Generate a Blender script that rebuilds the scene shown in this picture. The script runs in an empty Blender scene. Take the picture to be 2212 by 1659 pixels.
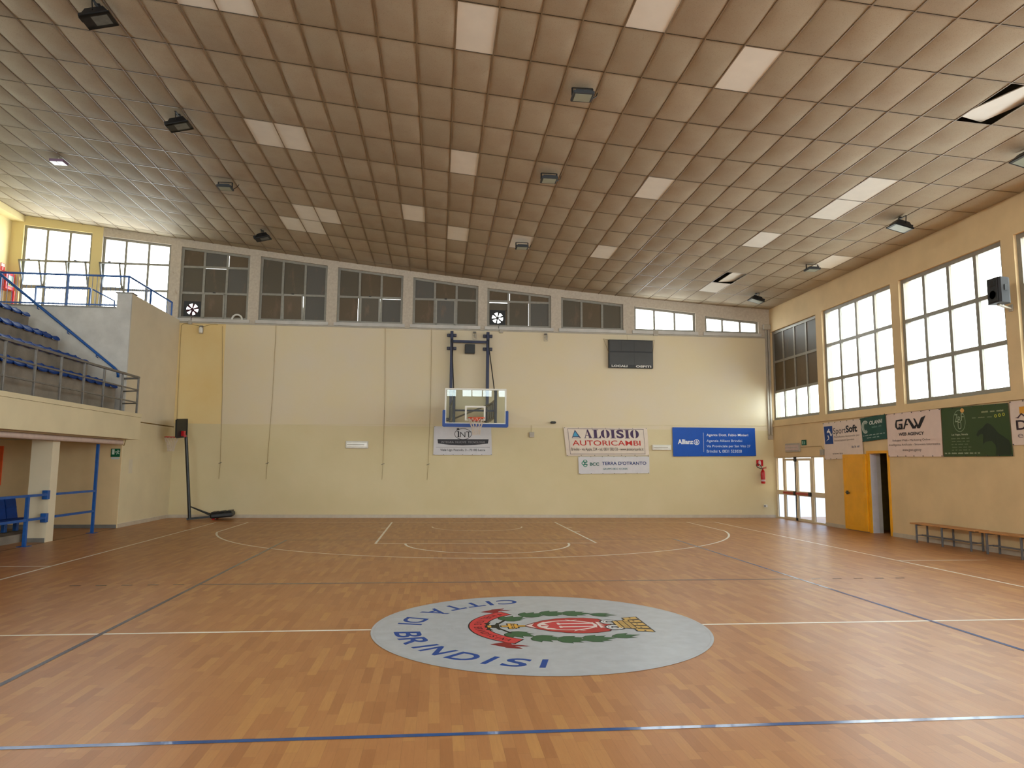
import bpy, math, random
from mathutils import Vector, Matrix
random.seed(7)
S = bpy.context.scene
COL = S.collection
PI = math.pi

# ------------------------------------------------------------------ camera, world, exposure
CAM = (-1.140, -7.858, 1.741); YAW, PITCH, ROLL = 0.102767, 0.112278, 0.0074866
def make_camera():
    f = Vector((math.sin(YAW)*math.cos(PITCH), math.cos(YAW)*math.cos(PITCH), math.sin(PITCH)))
    r = Vector((math.cos(YAW), -math.sin(YAW), 0)); u = r.cross(f)
    c, s = math.cos(ROLL), math.sin(ROLL)
    R, U = r*c + u*s, u*c - r*s
    m = Matrix((R, U, -f)).transposed().to_4x4(); m.translation = CAM
    cd = bpy.data.cameras.new('camera'); cd.sensor_width = 36; cd.lens = 36*1540.6/2212
    cd.clip_start = .05; cd.clip_end = 300
    o = bpy.data.objects.new('camera', cd); o.matrix_world = m; COL.objects.link(o); S.camera = o
make_camera()
SKY = 6.2
EXPOSURE = 1.08
S.view_settings.view_transform = 'Standard'; S.view_settings.look = 'None'
S.view_settings.gamma = 1; S.view_settings.use_curve_mapping = False
S.view_settings.exposure = EXPOSURE
S.cycles.max_bounces = 10; S.cycles.diffuse_bounces = 7; S.cycles.glossy_bounces = 4
S.cycles.transparent_max_bounces = 12; S.cycles.caustics_reflective = False; S.cycles.caustics_refractive = False
S.cycles.sample_clamp_indirect = 6; S.cycles.use_denoising = True

def make_world():
    w = bpy.data.worlds.new('overcast_sky'); S.world = w; w.use_nodes = True
    nt = w.node_tree; N, L = nt.nodes, nt.links; bg = N['Background']
    tc = N.new('ShaderNodeTexCoord'); sp = N.new('ShaderNodeSeparateXYZ'); L.new(tc.outputs['Generated'], sp.inputs[0])
    mr = N.new('ShaderNodeMapRange'); L.new(sp.outputs['Z'], mr.inputs[0])
    mr.inputs[1].default_value = -.12; mr.inputs[2].default_value = .12
    cr = N.new('ShaderNodeValToRGB'); L.new(mr.outputs[0], cr.inputs[0])
    cr.color_ramp.elements[0].color = (.73, .78, .79, 1); cr.color_ramp.elements[1].color = (.93, 1, 1, 1)
    L.new(cr.outputs[0], bg.inputs[0]); bg.inputs[1].default_value = SKY
    try: w.cycles.sampling_method = 'MANUAL'; w.cycles.sample_map_resolution = 256
    except Exception: pass
make_world()
# soft daylight guides: portals sit in the window openings and add no light of their own
def portal(loc, normal, sx, sy):
    l = bpy.data.lights.new('sky_portal', 'AREA'); l.shape = 'RECTANGLE'; l.size = sx; l.size_y = sy
    l.cycles.is_portal = True
    o = bpy.data.objects.new('sky_portal', l); o.location = loc
    n = Vector(normal); o.rotation_euler = n.to_track_quat('-Z', 'Z' if abs(n.z) < .5 else 'Y').to_euler()
    COL.objects.link(o)

# ------------------------------------------------------------------ materials
def srgb(r, g, b):
    f = lambda c: c/12.92 if c <= .04045 else ((c+.055)/1.055)**2.4
    return (f(r/255), f(g/255), f(b/255), 1)
def nmat(name):
    m = bpy.data.materials.new(name); m.use_nodes = True
    nt = m.node_tree; return m, nt.nodes, nt.links, nt.nodes['Principled BSDF']
def mixc(N, L, fac, a, b, mode='MIX'):
    x = N.new('ShaderNodeMix'); x.data_type = 'RGBA'; x.blend_type = mode
    for s, v in ((x.inputs[0], fac), (x.inputs[6], a), (x.inputs[7], b)):
        if hasattr(v, 'is_linked') or hasattr(v, 'links'): L.new(v, s)
        else: s.default_value = v
    return x.outputs[2]
def mth(N, L, op, a, b=None, c=None):
    x = N.new('ShaderNodeMath'); x.operation = op
    for s, v in zip(x.inputs, (a, b, c)):
        if v is None: continue
        if hasattr(v, 'links'): L.new(v, s)
        else: s.default_value = v
    return x.outputs[0]
def noise(N, L, scale, detail=4, vec=None, rough=.55):
    n = N.new('ShaderNodeTexNoise'); n.inputs['Scale'].default_value = scale
    n.inputs['Detail'].default_value = detail; n.inputs['Roughness'].default_value = rough
    if vec is not None: L.new(vec, n.inputs['Vector'])
    return n.outputs[0]
def ramp(N, L, fac, a, b):
    r = N.new('ShaderNodeMapRange'); L.new(fac, r.inputs[0]); r.inputs[1].default_value = a; r.inputs[2].default_value = b
    return r.outputs[0]
def mat(name, col, rough=.5, metal=0, var=.08, scale=6, bump=0, bscale=80, coat=0, spec=.5):
    m, N, L, B = nmat(name)
    tc = N.new('ShaderNodeTexCoord'); v = tc.outputs['Object']
    f = noise(N, L, scale, 5, v)
    dark = tuple(c*(1-2.2*var) for c in col[:3])+(1,); lite = tuple(min(1, c*(1+var)) for c in col[:3])+(1,)
    L.new(mixc(N, L, ramp(N, L, f, .3, .7), dark, lite), B.inputs['Base Color'])
    B.inputs['Roughness'].default_value = rough; B.inputs['Metallic'].default_value = metal
    B.inputs['Coat Weight'].default_value = coat; B.inputs['Specular IOR Level'].default_value = spec
    if bump:
        b = N.new('ShaderNodeBump'); b.inputs['Strength'].default_value = bump; b.inputs['Distance'].default_value = .02
        L.new(noise(N, L, bscale, 3, v), b.inputs['Height']); L.new(b.outputs[0], B.inputs['Normal'])
    return m
M = {}
M['cream'] = mat('cream_wall_paint', srgb(219, 205, 170), .7, var=.03, scale=1.2, bump=.05, spec=.3)
M['cream_pale'] = mat('pale_wall_paint', srgb(220, 207, 180), .7, var=.03, scale=1.0, bump=.05, spec=.3)
M['sand'] = mat('sand_wall_paint', srgb(222, 196, 152), .7, var=.04, scale=1.4, bump=.06, spec=.3)
M['yellow_wall'] = mat('yellow_wall_paint', srgb(228, 212, 160), .7, var=.04, scale=1.2, bump=.06, spec=.3)
M['grey_plaster'] = mat('grey_plaster', srgb(204, 201, 196), .85, var=.07, scale=2.2, bump=.3, bscale=60, spec=.2)
M['concrete'] = mat('dark_concrete', srgb(142, 132, 120), .85, var=.13, scale=2.0, bump=.3, bscale=40, spec=.2)
M['skirt'] = mat('skirting_tile', srgb(196, 184, 166), .4, var=.05)
M['grey_skirt'] = mat('grey_skirting', srgb(120, 118, 114), .5, var=.06)
M['alu'] = mat('grey_window_frame', srgb(146, 142, 132), .45, metal=.25, var=.06, scale=9)
M['greysteel'] = mat('grey_painted_steel', srgb(118, 114, 110), .42, metal=.3, var=.08, scale=14)
M['bench_steel'] = mat('bench_steel', srgb(112, 112, 116), .42, metal=.3, var=.08, scale=14)
M['blue'] = mat('blue_paint', srgb(20, 84, 160), .4, var=.1, scale=10)
M['blue_plastic'] = mat('blue_plastic', srgb(12, 62, 142), .6, var=.08, scale=8, spec=.2)
M['blue_dark'] = mat('navy_steel', srgb(40, 46, 74), .4, metal=.2, var=.08)
M['blue_pad'] = mat('blue_padding', srgb(10, 66, 146), .5, var=.05)
M['black'] = mat('black_metal', srgb(22, 22, 24), .4, var=.1)
M['black_plastic'] = mat('black_plastic', srgb(27, 28, 31), .5, var=.1)
M['darkgrey'] = mat('dark_grey_plastic', srgb(66, 66, 68), .5, var=.08)
M['speaker_grey'] = mat('speaker_grey', srgb(48, 48, 50), .6, var=.06, spec=.25)
M['board_dark'] = mat('scoreboard_face', srgb(62, 62, 62), .3, var=.06, scale=3)
M['white'] = mat('white_plastic', srgb(226, 224, 216), .45, var=.03)
M['offwhite'] = mat('offwhite_tile', srgb(236, 234, 224), .75, var=.02, scale=3)
M['lampglass'] = mat('lamp_glass', srgb(150, 158, 142), .3, var=.05, spec=.5)
M['lampwhite'] = mat('lamp_diffuser', srgb(236, 234, 226), .2, var=.02)
M['red'] = mat('red_paint', srgb(188, 22, 28), .3, var=.06)
M['red_bar'] = mat('red_bar_paint', srgb(176, 52, 44), .4, var=.06)
M['orange_rim'] = mat('orange_rim_paint', srgb(226, 78, 30), .4, var=.08, scale=20)
M['orange'] = mat('orange_cloth', srgb(240, 96, 40), .7, var=.1, scale=5)
M['net'] = mat('net_cord', srgb(214, 200, 186), .8, var=.05)
M['yellow_door'] = mat('yellow_door_paint', srgb(238, 170, 26), .4, var=.05, scale=3)
M['wood'] = mat('bench_wood', srgb(196, 140, 84), .45, var=.12, scale=6)
M['brown_dark'] = mat('dark_brown_wall', srgb(120, 92, 34), .7, var=.1)
M['jamb'] = mat('pale_jamb', srgb(214, 212, 220), .5, var=.03)
M['cord'] = mat('cord_brown', srgb(166, 142, 98), .8, var=.1)
M['line_white'] = mat('white_line_paint', srgb(240, 234, 222), .3, var=.03, scale=12, spec=.25)
M['line_blue'] = mat('blue_tape', srgb(26, 82, 150), .2, var=.1, scale=5, coat=.12)
M['line_slate'] = mat('slate_tape', srgb(62, 68, 96), .25, var=.1, scale=5, coat=.1)
M['disc'] = mat('floor_disc_vinyl', srgb(176, 182, 190), .3, var=.05, scale=7, spec=.2)
M['pvc'] = mat('grey_pvc', srgb(176, 168, 154), .5, var=.05)
M['tube_pink'] = mat('pinkish_roll_cloth', srgb(206, 184, 172), .7, var=.05, scale=8)
M['roof'] = mat('dark_void', srgb(34, 30, 26), .95, var=.1)
M['tbar'] = mat('ceiling_bar', srgb(132, 112, 86), .4, var=.1, scale=3)
M['notice'] = mat('paper_notice', srgb(214, 202, 178), .8, var=.02)
def ink(r, g, b, rough=.45):
    k = 'ink_%d_%d_%d' % (r, g, b)
    if k not in M: M[k] = mat(k, srgb(r, g, b), rough, var=.02, spec=.25)
    return M[k]

def tint_glass(name, col, gloss=.05, rough=.02):
    m, N, L, B = nmat(name); N.remove(B); out = N['Material Output']
    t = N.new('ShaderNodeBsdfTransparent'); t.inputs[0].default_value = col
    g = N.new('ShaderNodeBsdfGlossy'); g.inputs['Roughness'].default_value = rough
    fr = N.new('ShaderNodeFresnel'); fr.inputs[0].default_value = 1.5
    f = mth(N, L, 'MULTIPLY', fr.outputs[0], gloss)
    x = N.new('ShaderNodeMixShader'); L.new(f, x.inputs[0]); L.new(t.outputs[0], x.inputs[1]); L.new(g.outputs[0], x.inputs[2])
    L.new(x.outputs[0], out.inputs[0]); return m
GL = [tint_glass('window_glass_a', (.97, .985, .98, 1)), tint_glass('window_glass_b', (.90, .955, .95, 1)),
      tint_glass('window_glass_c', (.97, .955, .90, 1)), tint_glass('window_glass_d', (.88, .93, .985, 1))]
GL += [tint_glass('frosted_glass_%s' % k, c) for k, c in (('a', (.60, .62, .61, 1)), ('b', (.55, .585, .58, 1)), ('c', (.60, .59, .55, 1)), ('d', (.54, .57, .60, 1)))]
M['door_glass_warm'] = tint_glass('door_glass_warm', (.17, .155, .13, 1))
M['door_glass_blue'] = tint_glass('door_glass_blue', (.11, .125, .155, 1))
M['backboard_glass'] = tint_glass('backboard_glass', (.90, .95, .93, 1), 1.0, 0)

def m_board(name, a, b):
    m, N, L, B = nmat(name); tc = N.new('ShaderNodeTexCoord'); v = tc.outputs['Object']
    mp = N.new('ShaderNodeMapping'); L.new(v, mp.inputs[0]); mp.inputs['Scale'].default_value = (1, 1, .35)
    geo = N.new('ShaderNodeNewGeometry')
    base = mixc(N, L, geo.outputs['Random Per Island'], a, b)
    st = ramp(N, L, noise(N, L, 3.2, 8, mp.outputs[0], .7), .54, .74)
    c = mixc(N, L, mth(N, L, 'MULTIPLY', st, .65), base, srgb(128, 100, 78))
    L.new(c, B.inputs['Base Color']); B.inputs['Roughness'].default_value = .5
    return m
M['board_brown'] = m_board('stained_blackout_board', srgb(78, 71, 57), srgb(90, 80, 62))
M['board_grey'] = m_board('grey_blackout_board', srgb(86, 84, 80), srgb(90, 85, 76))
M['board_rust'] = m_board('rusty_blackout_board', srgb(82, 68, 46), srgb(96, 79, 54))

def m_backwall():
    m, N, L, B = nmat('back_wall_paint'); tc = N.new('ShaderNodeTexCoord'); v = tc.outputs['Object']
    sp = N.new('ShaderNodeSeparateXYZ'); L.new(v, sp.inputs[0]); X, Z = sp.outputs['X'], sp.outputs['Z']
    n1 = noise(N, L, .9, 5, v); n2 = noise(N, L, 14, 4, v)
    up = mth(N, L, 'GREATER_THAN', Z, mth(N, L, 'ADD', 6.22, mth(N, L, 'MULTIPLY', n1, .05)))
    mid = mth(N, L, 'GREATER_THAN', Z, 2.96)
    lft = mth(N, L, 'LESS_THAN', X, -8.06)
    low = mixc(N, L, ramp(N, L, n1, .35, .7), srgb(213, 199, 158), srgb(218, 204, 166))
    pale = mixc(N, L, ramp(N, L, n1, .35, .7), srgb(221, 206, 172), srgb(219, 206, 182))
    patch = mixc(N, L, ramp(N, L, n1, .3, .7), srgb(228, 200, 140), srgb(232, 210, 156))
    midc = mixc(N, L, lft, pale, patch)
    c = mixc(N, L, mid, low, midc)
    pl = mixc(N, L, ramp(N, L, n2, .3, .75), srgb(186, 174, 158), srgb(204, 194, 178))
    stain = mth(N, L, 'MULTIPLY', ramp(N, L, noise(N, L, 2.1, 7, v, .7), .6, .68), ramp(N, L, X, -7.5, -10.5))
    pl = mixc(N, L, stain, pl, srgb(150, 122, 92))
    yel = mth(N, L, 'LESS_THAN', X, -12.04)
    pl = mixc(N, L, yel, pl, srgb(226, 208, 152))
    L.new(mixc(N, L, up, c, pl), B.inputs['Base Color']); B.inputs['Roughness'].default_value = .72
    B.inputs['Specular IOR Level'].default_value = .3
    b = N.new('ShaderNodeBump'); b.inputs['Strength'].default_value = .08; b.inputs['Distance'].default_value = .02
    L.new(n2, b.inputs['Height']); L.new(b.outputs[0], B.inputs['Normal'])
    return m
M['backwall'] = m_backwall()

def m_parquet():
    m, N, L, B = nmat('beech_parquet'); tc = N.new('ShaderNodeTexCoord')
    sp = N.new('ShaderNodeSeparateXYZ'); L.new(tc.outputs['Object'], sp.inputs[0])
    px = mth(N, L, 'DIVIDE', sp.outputs['X'], .078); ix = mth(N, L, 'FLOOR', px)
    wn = N.new('ShaderNodeTexWhiteNoise'); wn.noise_dimensions = '1D'; L.new(ix, wn.inputs['W'])
    py = mth(N, L, 'ADD', mth(N, L, 'DIVIDE', sp.outputs['Y'], .44), mth(N, L, 'MULTIPLY', wn.outputs['Value'], 7.3))
    iy = mth(N, L, 'FLOOR', py)
    cb = N.new('ShaderNodeCombineXYZ'); L.new(ix, cb.inputs[0]); L.new(iy, cb.inputs[1])
    w2 = N.new('ShaderNodeTexWhiteNoise'); w2.noise_dimensions = '2D'; L.new(cb.outputs[0], w2.inputs['Vector'])
    cr = N.new('ShaderNodeValToRGB'); L.new(w2.outputs['Value'], cr.inputs[0])
    E = cr.color_ramp.elements; E[0].color = srgb(164, 111, 69); E[1].color = srgb(190, 139, 84)
    for p, c in ((.18, (172, 119, 73)), (.55, (178, 124, 78)), (.86, (184, 132, 82))):
        e = cr.color_ramp.elements.new(p); e.color = srgb(*c)
    mp = N.new('ShaderNodeMapping'); L.new(tc.outputs['Object'], mp.inputs[0]); mp.inputs['Scale'].default_value = (26, 2.2, 1)
    gr = noise(N, L, 2.4, 5, mp.outputs[0])
    c = mixc(N, L, mth(N, L, 'MULTIPLY', ramp(N, L, gr, .35, .8), .22), cr.outputs[0], srgb(128, 80, 46))
    fx = mth(N, L, 'FRACT', px); fy = mth(N, L, 'FRACT', py)
    seam = mth(N, L, 'MAXIMUM', mth(N, L, 'LESS_THAN', fx, .025), mth(N, L, 'LESS_THAN', fy, .006))
    c = mixc(N, L, mth(N, L, 'MULTIPLY', seam, .35), c, srgb(96, 60, 36))
    L.new(c, B.inputs['Base Color'])
    rr = mth(N, L, 'ADD', .33, mth(N, L, 'MULTIPLY', noise(N, L, 1.3, 4, tc.outputs['Object']), .10))
    L.new(rr, B.inputs['Roughness']); B.inputs['Specular IOR Level'].default_value = .32
    B.inputs['Coat Weight'].default_value = .02; B.inputs['Coat Roughness'].default_value = .16
    b = N.new('ShaderNodeBump'); b.inputs['Strength'].default_value = .05; b.inputs['Distance'].default_value = .01
    L.new(noise(N, L, 9, 3, mp.outputs[0]), b.inputs['Height']); L.new(b.outputs[0], B.inputs['Normal'])
    return m
M['parquet'] = m_parquet()

def m_ctile():
    m, N, L, B = nmat('stained_ceiling_tile'); tc = N.new('ShaderNodeTexCoord'); v = tc.outputs['Object']
    geo = N.new('ShaderNodeNewGeometry')
    base = mixc(N, L, geo.outputs['Random Per Island'], srgb(164, 152, 130), srgb(178, 166, 144))
    c = mixc(N, L, mth(N, L, 'MULTIPLY', ramp(N, L, noise(N, L, 1.1, 6, v, .65), .42, .72), .30), base, srgb(146, 118, 96))
    sp = ramp(N, L, noise(N, L, 95, 2, v), .58, .70)
    c = mixc(N, L, mth(N, L, 'MULTIPLY', sp, .38), c, srgb(84, 66, 46))
    L.new(c, B.inputs['Base Color']); B.inputs['Roughness'].default_value = .8; B.inputs['Specular IOR Level'].default_value = .25
    return m
M['ctile'] = m_ctile()

# ------------------------------------------------------------------ mesh builder
class MB:
    def __init__(s): s.v, s.f, s.m = [], [], []
    def add(s, vs, fs, m=0):
        k = len(s.v); s.v += [tuple(v) for v in vs]
        for f in fs: s.f.append([i+k for i in f]); s.m.append(m)
        return s
    def box(s, a, b, m=0, M4=None):
        x0, y0, z0 = (min(a[i], b[i]) for i in range(3)); x1, y1, z1 = (max(a[i], b[i]) for i in range(3))
        vs = [(x0,y0,z0),(x1,y0,z0),(x1,y1,z0),(x0,y1,z0),(x0,y0,z1),(x1,y0,z1),(x1,y1,z1),(x0,y1,z1)]
        if M4: vs = [tuple(M4 @ Vector(v)) for v in vs]
        return s.add(vs, [(3,2,1,0),(4,5,6,7),(0,1,5,4),(1,2,6,5),(2,3,7,6),(3,0,4,7)], m)
    def bbox(s, a, b, bev=.01, m=0, M4=None):
        # box with chamfered edges
        x0, y0, z0 = (min(a[i], b[i]) for i in range(3)); x1, y1, z1 = (max(a[i], b[i]) for i in range(3))
        bev = min(bev, (x1-x0)*.45, (y1-y0)*.45, (z1-z0)*.45)
        vs = []; idx = {}
        for ix, X in enumerate((x0, x1)):
            for iy, Y in enumerate((y0, y1)):
                for iz, Z in enumerate((z0, z1)):
                    sx, sy, sz = (1 if ix == 0 else -1), (1 if iy == 0 else -1), (1 if iz == 0 else -1)
                    for ax in range(3):
                        p = [X+sx*bev, Y+sy*bev, Z+sz*bev]; p[ax] = (X, Y, Z)[ax]
                        idx[(ix, iy, iz, ax)] = len(vs); vs.append(tuple(p))
        fs = []
        for ax in range(3):
            o1, o2 = [a_ for a_ in range(3) if a_ != ax]
            for sd in (0, 1):
                q = []
                for (p1, p2) in ((0,0),(1,0),(1,1),(0,1)):
                    k = [0,0,0]; k[ax] = sd; k[o1] = p1; k[o2] = p2; q.append(idx[(k[0],k[1],k[2],ax)])
                fs.append(q)
            for p1 in (0, 1):
                for p2 in (0, 1):
                    a_, b_ = [0,0,0], [0,0,0]; a_[o1] = b_[o1] = p1; a_[o2] = b_[o2] = p2; a_[ax] = 0; b_[ax] = 1
                    fs.append([idx[(*a_, o1)], idx[(*b_, o1)], idx[(*b_, o2)], idx[(*a_, o2)]])
        for c in [(i,j,k) for i in (0,1) for j in (0,1) for k in (0,1)]: fs.append([idx[(*c, 0)], idx[(*c, 1)], idx[(*c, 2)]])
        if M4: vs = [tuple(M4 @ Vector(v)) for v in vs]
        return s.add(vs, fs, m)
    def prism(s, poly, off, m=0):
        # poly: 3-D points, off: extrusion vector
        n = len(poly); o = Vector(off); a = [Vector(p) for p in poly]; b = [p+o for p in a]
        return s.add(a+b, [list(range(n))[::-1], list(range(n, 2*n))]+[(i, (i+1) % n, n+(i+1) % n, n+i) for i in range(n)], m)
    def poly(s, pts, m=0): return s.add(pts, [list(range(len(pts)))], m)
    def tube(s, path, r, n=8, m=0, cap=True, close=False):
        P = [Vector(p) for p in path]; k = len(P); rs = r if isinstance(r, (list, tuple)) else [r]*k; vs = []
        up0 = None
        for i, p in enumerate(P):
            if close: d = P[(i+1) % k]-P[i-1]
            else: d = P[min(i+1, k-1)]-P[max(i-1, 0)]
            d.normalize()
            if up0 is None: up0 = Vector((0,0,1)) if abs(d.z) < .9 else Vector((1,0,0))
            u = up0 - d*up0.dot(d)
            if u.length < 1e-4: u = d.orthogonal()
            u.normalize(); w = d.cross(u); up0 = u
            for j in range(n):
                a = 2*PI*(j+.5)/n; vs.append(p+(u*math.cos(a)+w*math.sin(a))*rs[i])
        fs = []
        for i in range(k if close else k-1):
            for j in range(n):
                a, b = i*n+j, i*n+(j+1) % n; c, d_ = ((i+1) % k)*n+(j+1) % n, ((i+1) % k)*n+j; fs.append((a, b, c, d_))
        if cap and not close: fs += [list(range(n))[::-1], list(range((k-1)*n, k*n))]
        return s.add(vs, fs, m)
    def bar(s, a, b, w, h=None, m=0):
        # rectangular bar along a..b
        h = h or w; a, b = Vector(a), Vector(b); d = (b-a).normalized()
        up = Vector((0,0,1)) if abs(d.z) < .95 else Vector((1,0,0))
        x = d.cross(up).normalized()*w/2; y = x.normalized().cross(d).normalized()*h/2
        vs = [a-x-y, a+x-y, a+x+y, a-x+y, b-x-y, b+x-y, b+x+y, b-x+y]
        return s.add(vs, [(3,2,1,0),(4,5,6,7),(0,1,5,4),(1,2,6,5),(2,3,7,6),(3,0,4,7)], m)
    def lathe(s, prof, c=(0,0,0), n=20, m=0, ax='z'):
        vs = []; k = len(prof)
        for r, z in prof:
            for j in range(n):
                a = 2*PI*j/n; q = (r*math.cos(a), r*math.sin(a), z)
                if ax == 'y': q = (q[0], -q[2], q[1])
                if ax == 'x': q = (q[2], q[0], q[1])
                vs.append((q[0]+c[0], q[1]+c[1], q[2]+c[2]))
        fs = [(i*n+j, i*n+(j+1) % n, (i+1)*n+(j+1) % n, (i+1)*n+j) for i in range(k-1) for j in range(n)]
        fs += [list(range(n))[::-1], list(range((k-1)*n, k*n))]
        return s.add(vs, fs, m)
    def torus(s, c, R, r, n=32, k=8, m=0, ax='z', a0=0, a1=2*PI):
        full = abs(a1-a0-2*PI) < 1e-6; cnt = n if full else n+1; pts = []
        for i in range(cnt):
            a = a0+(a1-a0)*i/n; q = (R*math.cos(a), R*math.sin(a), 0)
            if ax == 'y': q = (q[0], 0, q[1])
            if ax == 'x': q = (0, q[0], q[1])
            pts.append((q[0]+c[0], q[1]+c[1], q[2]+c[2]))
        return s.tube(pts, r, k, m, close=full)
    def build(s, name, mats, parent=None, smooth=False, local=False):
        me = bpy.data.meshes.new(name); o = bpy.data.objects.new(name, me)
        vs = s.v
        if parent is not None and not local:
            off = Vector((0,0,0)); q = parent
            while q is not None: off = off+q.location; q = q.parent
            vs = [(v[0]-off.x, v[1]-off.y, v[2]-off.z) for v in vs]
        me.from_pydata(vs, [], s.f); mats = mats if isinstance(mats, (list, tuple)) else [mats]
        for q in mats: me.materials.append(M[q] if isinstance(q, str) else q)
        me.polygons.foreach_set('material_index', s.m)
        import bmesh
        bm = bmesh.new(); bm.from_mesh(me); bmesh.ops.recalc_face_normals(bm, faces=bm.faces); bm.to_mesh(me); bm.free()
        if smooth:
            me.polygons.foreach_set('use_smooth', [True]*len(me.polygons))
            try: me.set_sharp_from_angle(angle=math.radians(40))
            except Exception: pass
        COL.objects.link(o)
        if parent is not None: o.parent = parent
        return o
    def flat_build(s, name, mats, parent=None):   # keeps given winding (open sheets)
        return s.build(name, mats, parent)

def tag(o, label, cat, group=None):
    o['label'] = label; o['category'] = cat
    if group: o['group'] = group
    return o
def thing(name, label, cat, loc=(0,0,0), group=None, rotz=0):
    o = bpy.data.objects.new(name, None); o.location = loc; o.rotation_euler = (0,0,rotz); o.empty_display_size = .1
    COL.objects.link(o); return tag(o, label, cat, group)
def struct(o): o['kind'] = 'structure'; return o
def dup(root, loc, label, rotz=None, group=None):
    r = root.copy(); COL.objects.link(r); r.location = loc; r['label'] = label
    if rotz is not None: r.rotation_euler = (0,0,rotz)
    if group: r['group'] = group
    for ch in list(root.children):
        c = ch.copy(); COL.objects.link(c); c.parent = r
        for g in ch.children:
            d = g.copy(); COL.objects.link(d); d.parent = c
    return r
ORD = ['first','second','third','fourth','fifth','sixth','seventh','eighth','ninth','tenth','eleventh','twelfth','thirteenth','fourteenth','fifteenth','sixteenth']

# text outlines
def text_geo(body, bold=0, shear=0, spacing=1):
    cu = bpy.data.curves.new('lettering', 'FONT'); cu.body = body; cu.offset = bold; cu.shear = shear
    cu.space_character = spacing; cu.resolution_u = 4
    o = bpy.data.objects.new('lettering', cu); COL.objects.link(o)
    dg = bpy.context.evaluated_depsgraph_get(); me = bpy.data.meshes.new_from_object(o.evaluated_get(dg))
    vs = [(v.co.x, v.co.y) for v in me.vertices]; fs = [list(p.vertices) for p in me.polygons]
    bpy.data.objects.remove(o); bpy.data.curves.remove(cu); bpy.data.meshes.remove(me)
    x0 = min(v[0] for v in vs); x1 = max(v[0] for v in vs); y0 = min(v[1] for v in vs); y1 = max(v[1] for v in vs)
    return [((x-x0)/(x1-x0), (y-y0)/(y1-y0)) for x, y in vs], fs
def text_on(mb, body, rect, fmap, bold=0, shear=0, m=0, spacing=1):
    vs, fs = text_geo(body, bold, shear, spacing); s0, t0, s1, t1 = rect
    return mb.add([fmap(s0+(s1-s0)*a, t0+(t1-t0)*b) for a, b in vs], fs, m)

# ------------------------------------------------------------------ room constants
XR, XL, YB, YF, XS = 10.4, -14.83, 15.8, -15.8, -9.5
PF = (3.79732079e-05, 1.74078355e-03, -9.30511355e-02, 7.96825433)
def cz(x): return ((PF[0]*x+PF[1])*x+PF[2])*x+PF[3]

# ------------------------------------------------------------------ floor with court markings
fl = struct(MB().box((XL-.4, YF-.4, -.2), (XR+3.2, YB+.4, 0)).build('floor', 'parquet'))
ZL = .0015
def strip(mb, x0, y0, x1, y1, z=ZL, m=0): mb.add([(x0,y0,z),(x1,y0,z),(x1,y1,z),(x0,y1,z)], [(0,1,2,3)], m)
def arc(mb, c, R, w, a0, a1, n=64, z=ZL):
    vs = []
    for i in range(n+1):
        a = a0+(a1-a0)*i/n
        for r in (R-w/2, R+w/2): vs.append((c[0]+r*math.cos(a), c[1]+r*math.sin(a), z))
    mb.add(vs, [(2*i, 2*i+1, 2*i+3, 2*i+2) for i in range(n)])
h = .025; w = MB()
for sx in (-1, 1): strip(w, sx*7.5-h, -14, sx*7.5+h, 14)
for sy in (-1, 1):
    strip(w, -7.5, sy*14-h, 7.5, sy*14+h); yf = sy*8.2
    strip(w, -2.475, yf-h, 2.475, yf+h)
    for sx in (-1, 1):
        a, b = sorted((yf, sy*14)); strip(w, sx*2.45-h, a, sx*2.45+h, b)
        a, b = sorted((sy*14, sy*10.99)); strip(w, sx*6.6-h, a, sx*6.6+h, b)
        for d in (1.75, 2.9):
            yy = sy*(14-d-.2); strip(w, sx*2.47, yy-.05, sx*2.62, yy+.05)
    th = math.atan2(12.425-10.99, 6.6)
    A0, A1 = (PI+th, 2*PI-th) if sy > 0 else (th, PI-th)
    arc(w, (0, sy*12.425), 6.75, .05, A0, A1, 96)
    arc(w, (0, sy*8.2), 1.8, .05, *((PI, 2*PI) if sy > 0 else (0, PI)))
    arc(w, (0, sy*12.425), 1.25, .04, *((PI, 2*PI) if sy > 0 else (0, PI)), 40)
for sx in (-1, 1):
    a, b = sorted((sx*1.8, sx*7.5)); strip(w, a, -h, b, h)
    a, b = sorted((sx*7.5, sx*9.3)); strip(w, a, 5-h, b, 5+h)
w.build('white_court_line', 'line_white', fl)
w = MB(); w2 = MB()
strip(w, -4.5, -3-h, 4.5, -3+h, .002)
for i in range(1, 6):
    for sx in (-1, 1): a, b = sorted((sx*(4.5+.35*i-.15), sx*(4.5+.35*i))); strip(w2, a, 3-h, b, 3+h, .002)
strip(w2, -4.5, 3-h, 4.5, 3+h, .002); strip(w2, -4.5, 9-h, 4.5, 9+h, .002); strip(w, -4.5, -9-h, 4.5, -9+h, .002)
strip(w2, -4.5-h, -9, -4.5+h, 9, .0022); strip(w, 4.5-h, -9, 4.5+h, 9, .0022)
w.build('blue_court_line', 'line_blue', fl); w2.build('slate_court_line', 'line_slate', fl)
w = MB(); strip(w, XS-.03, 9.05, XS+.01, 12.15, .001); strip(w, XS-.03, YF, XS+.01, 8.7, .001); w.build('floor_joint', ink(70, 52, 40), fl)

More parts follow.
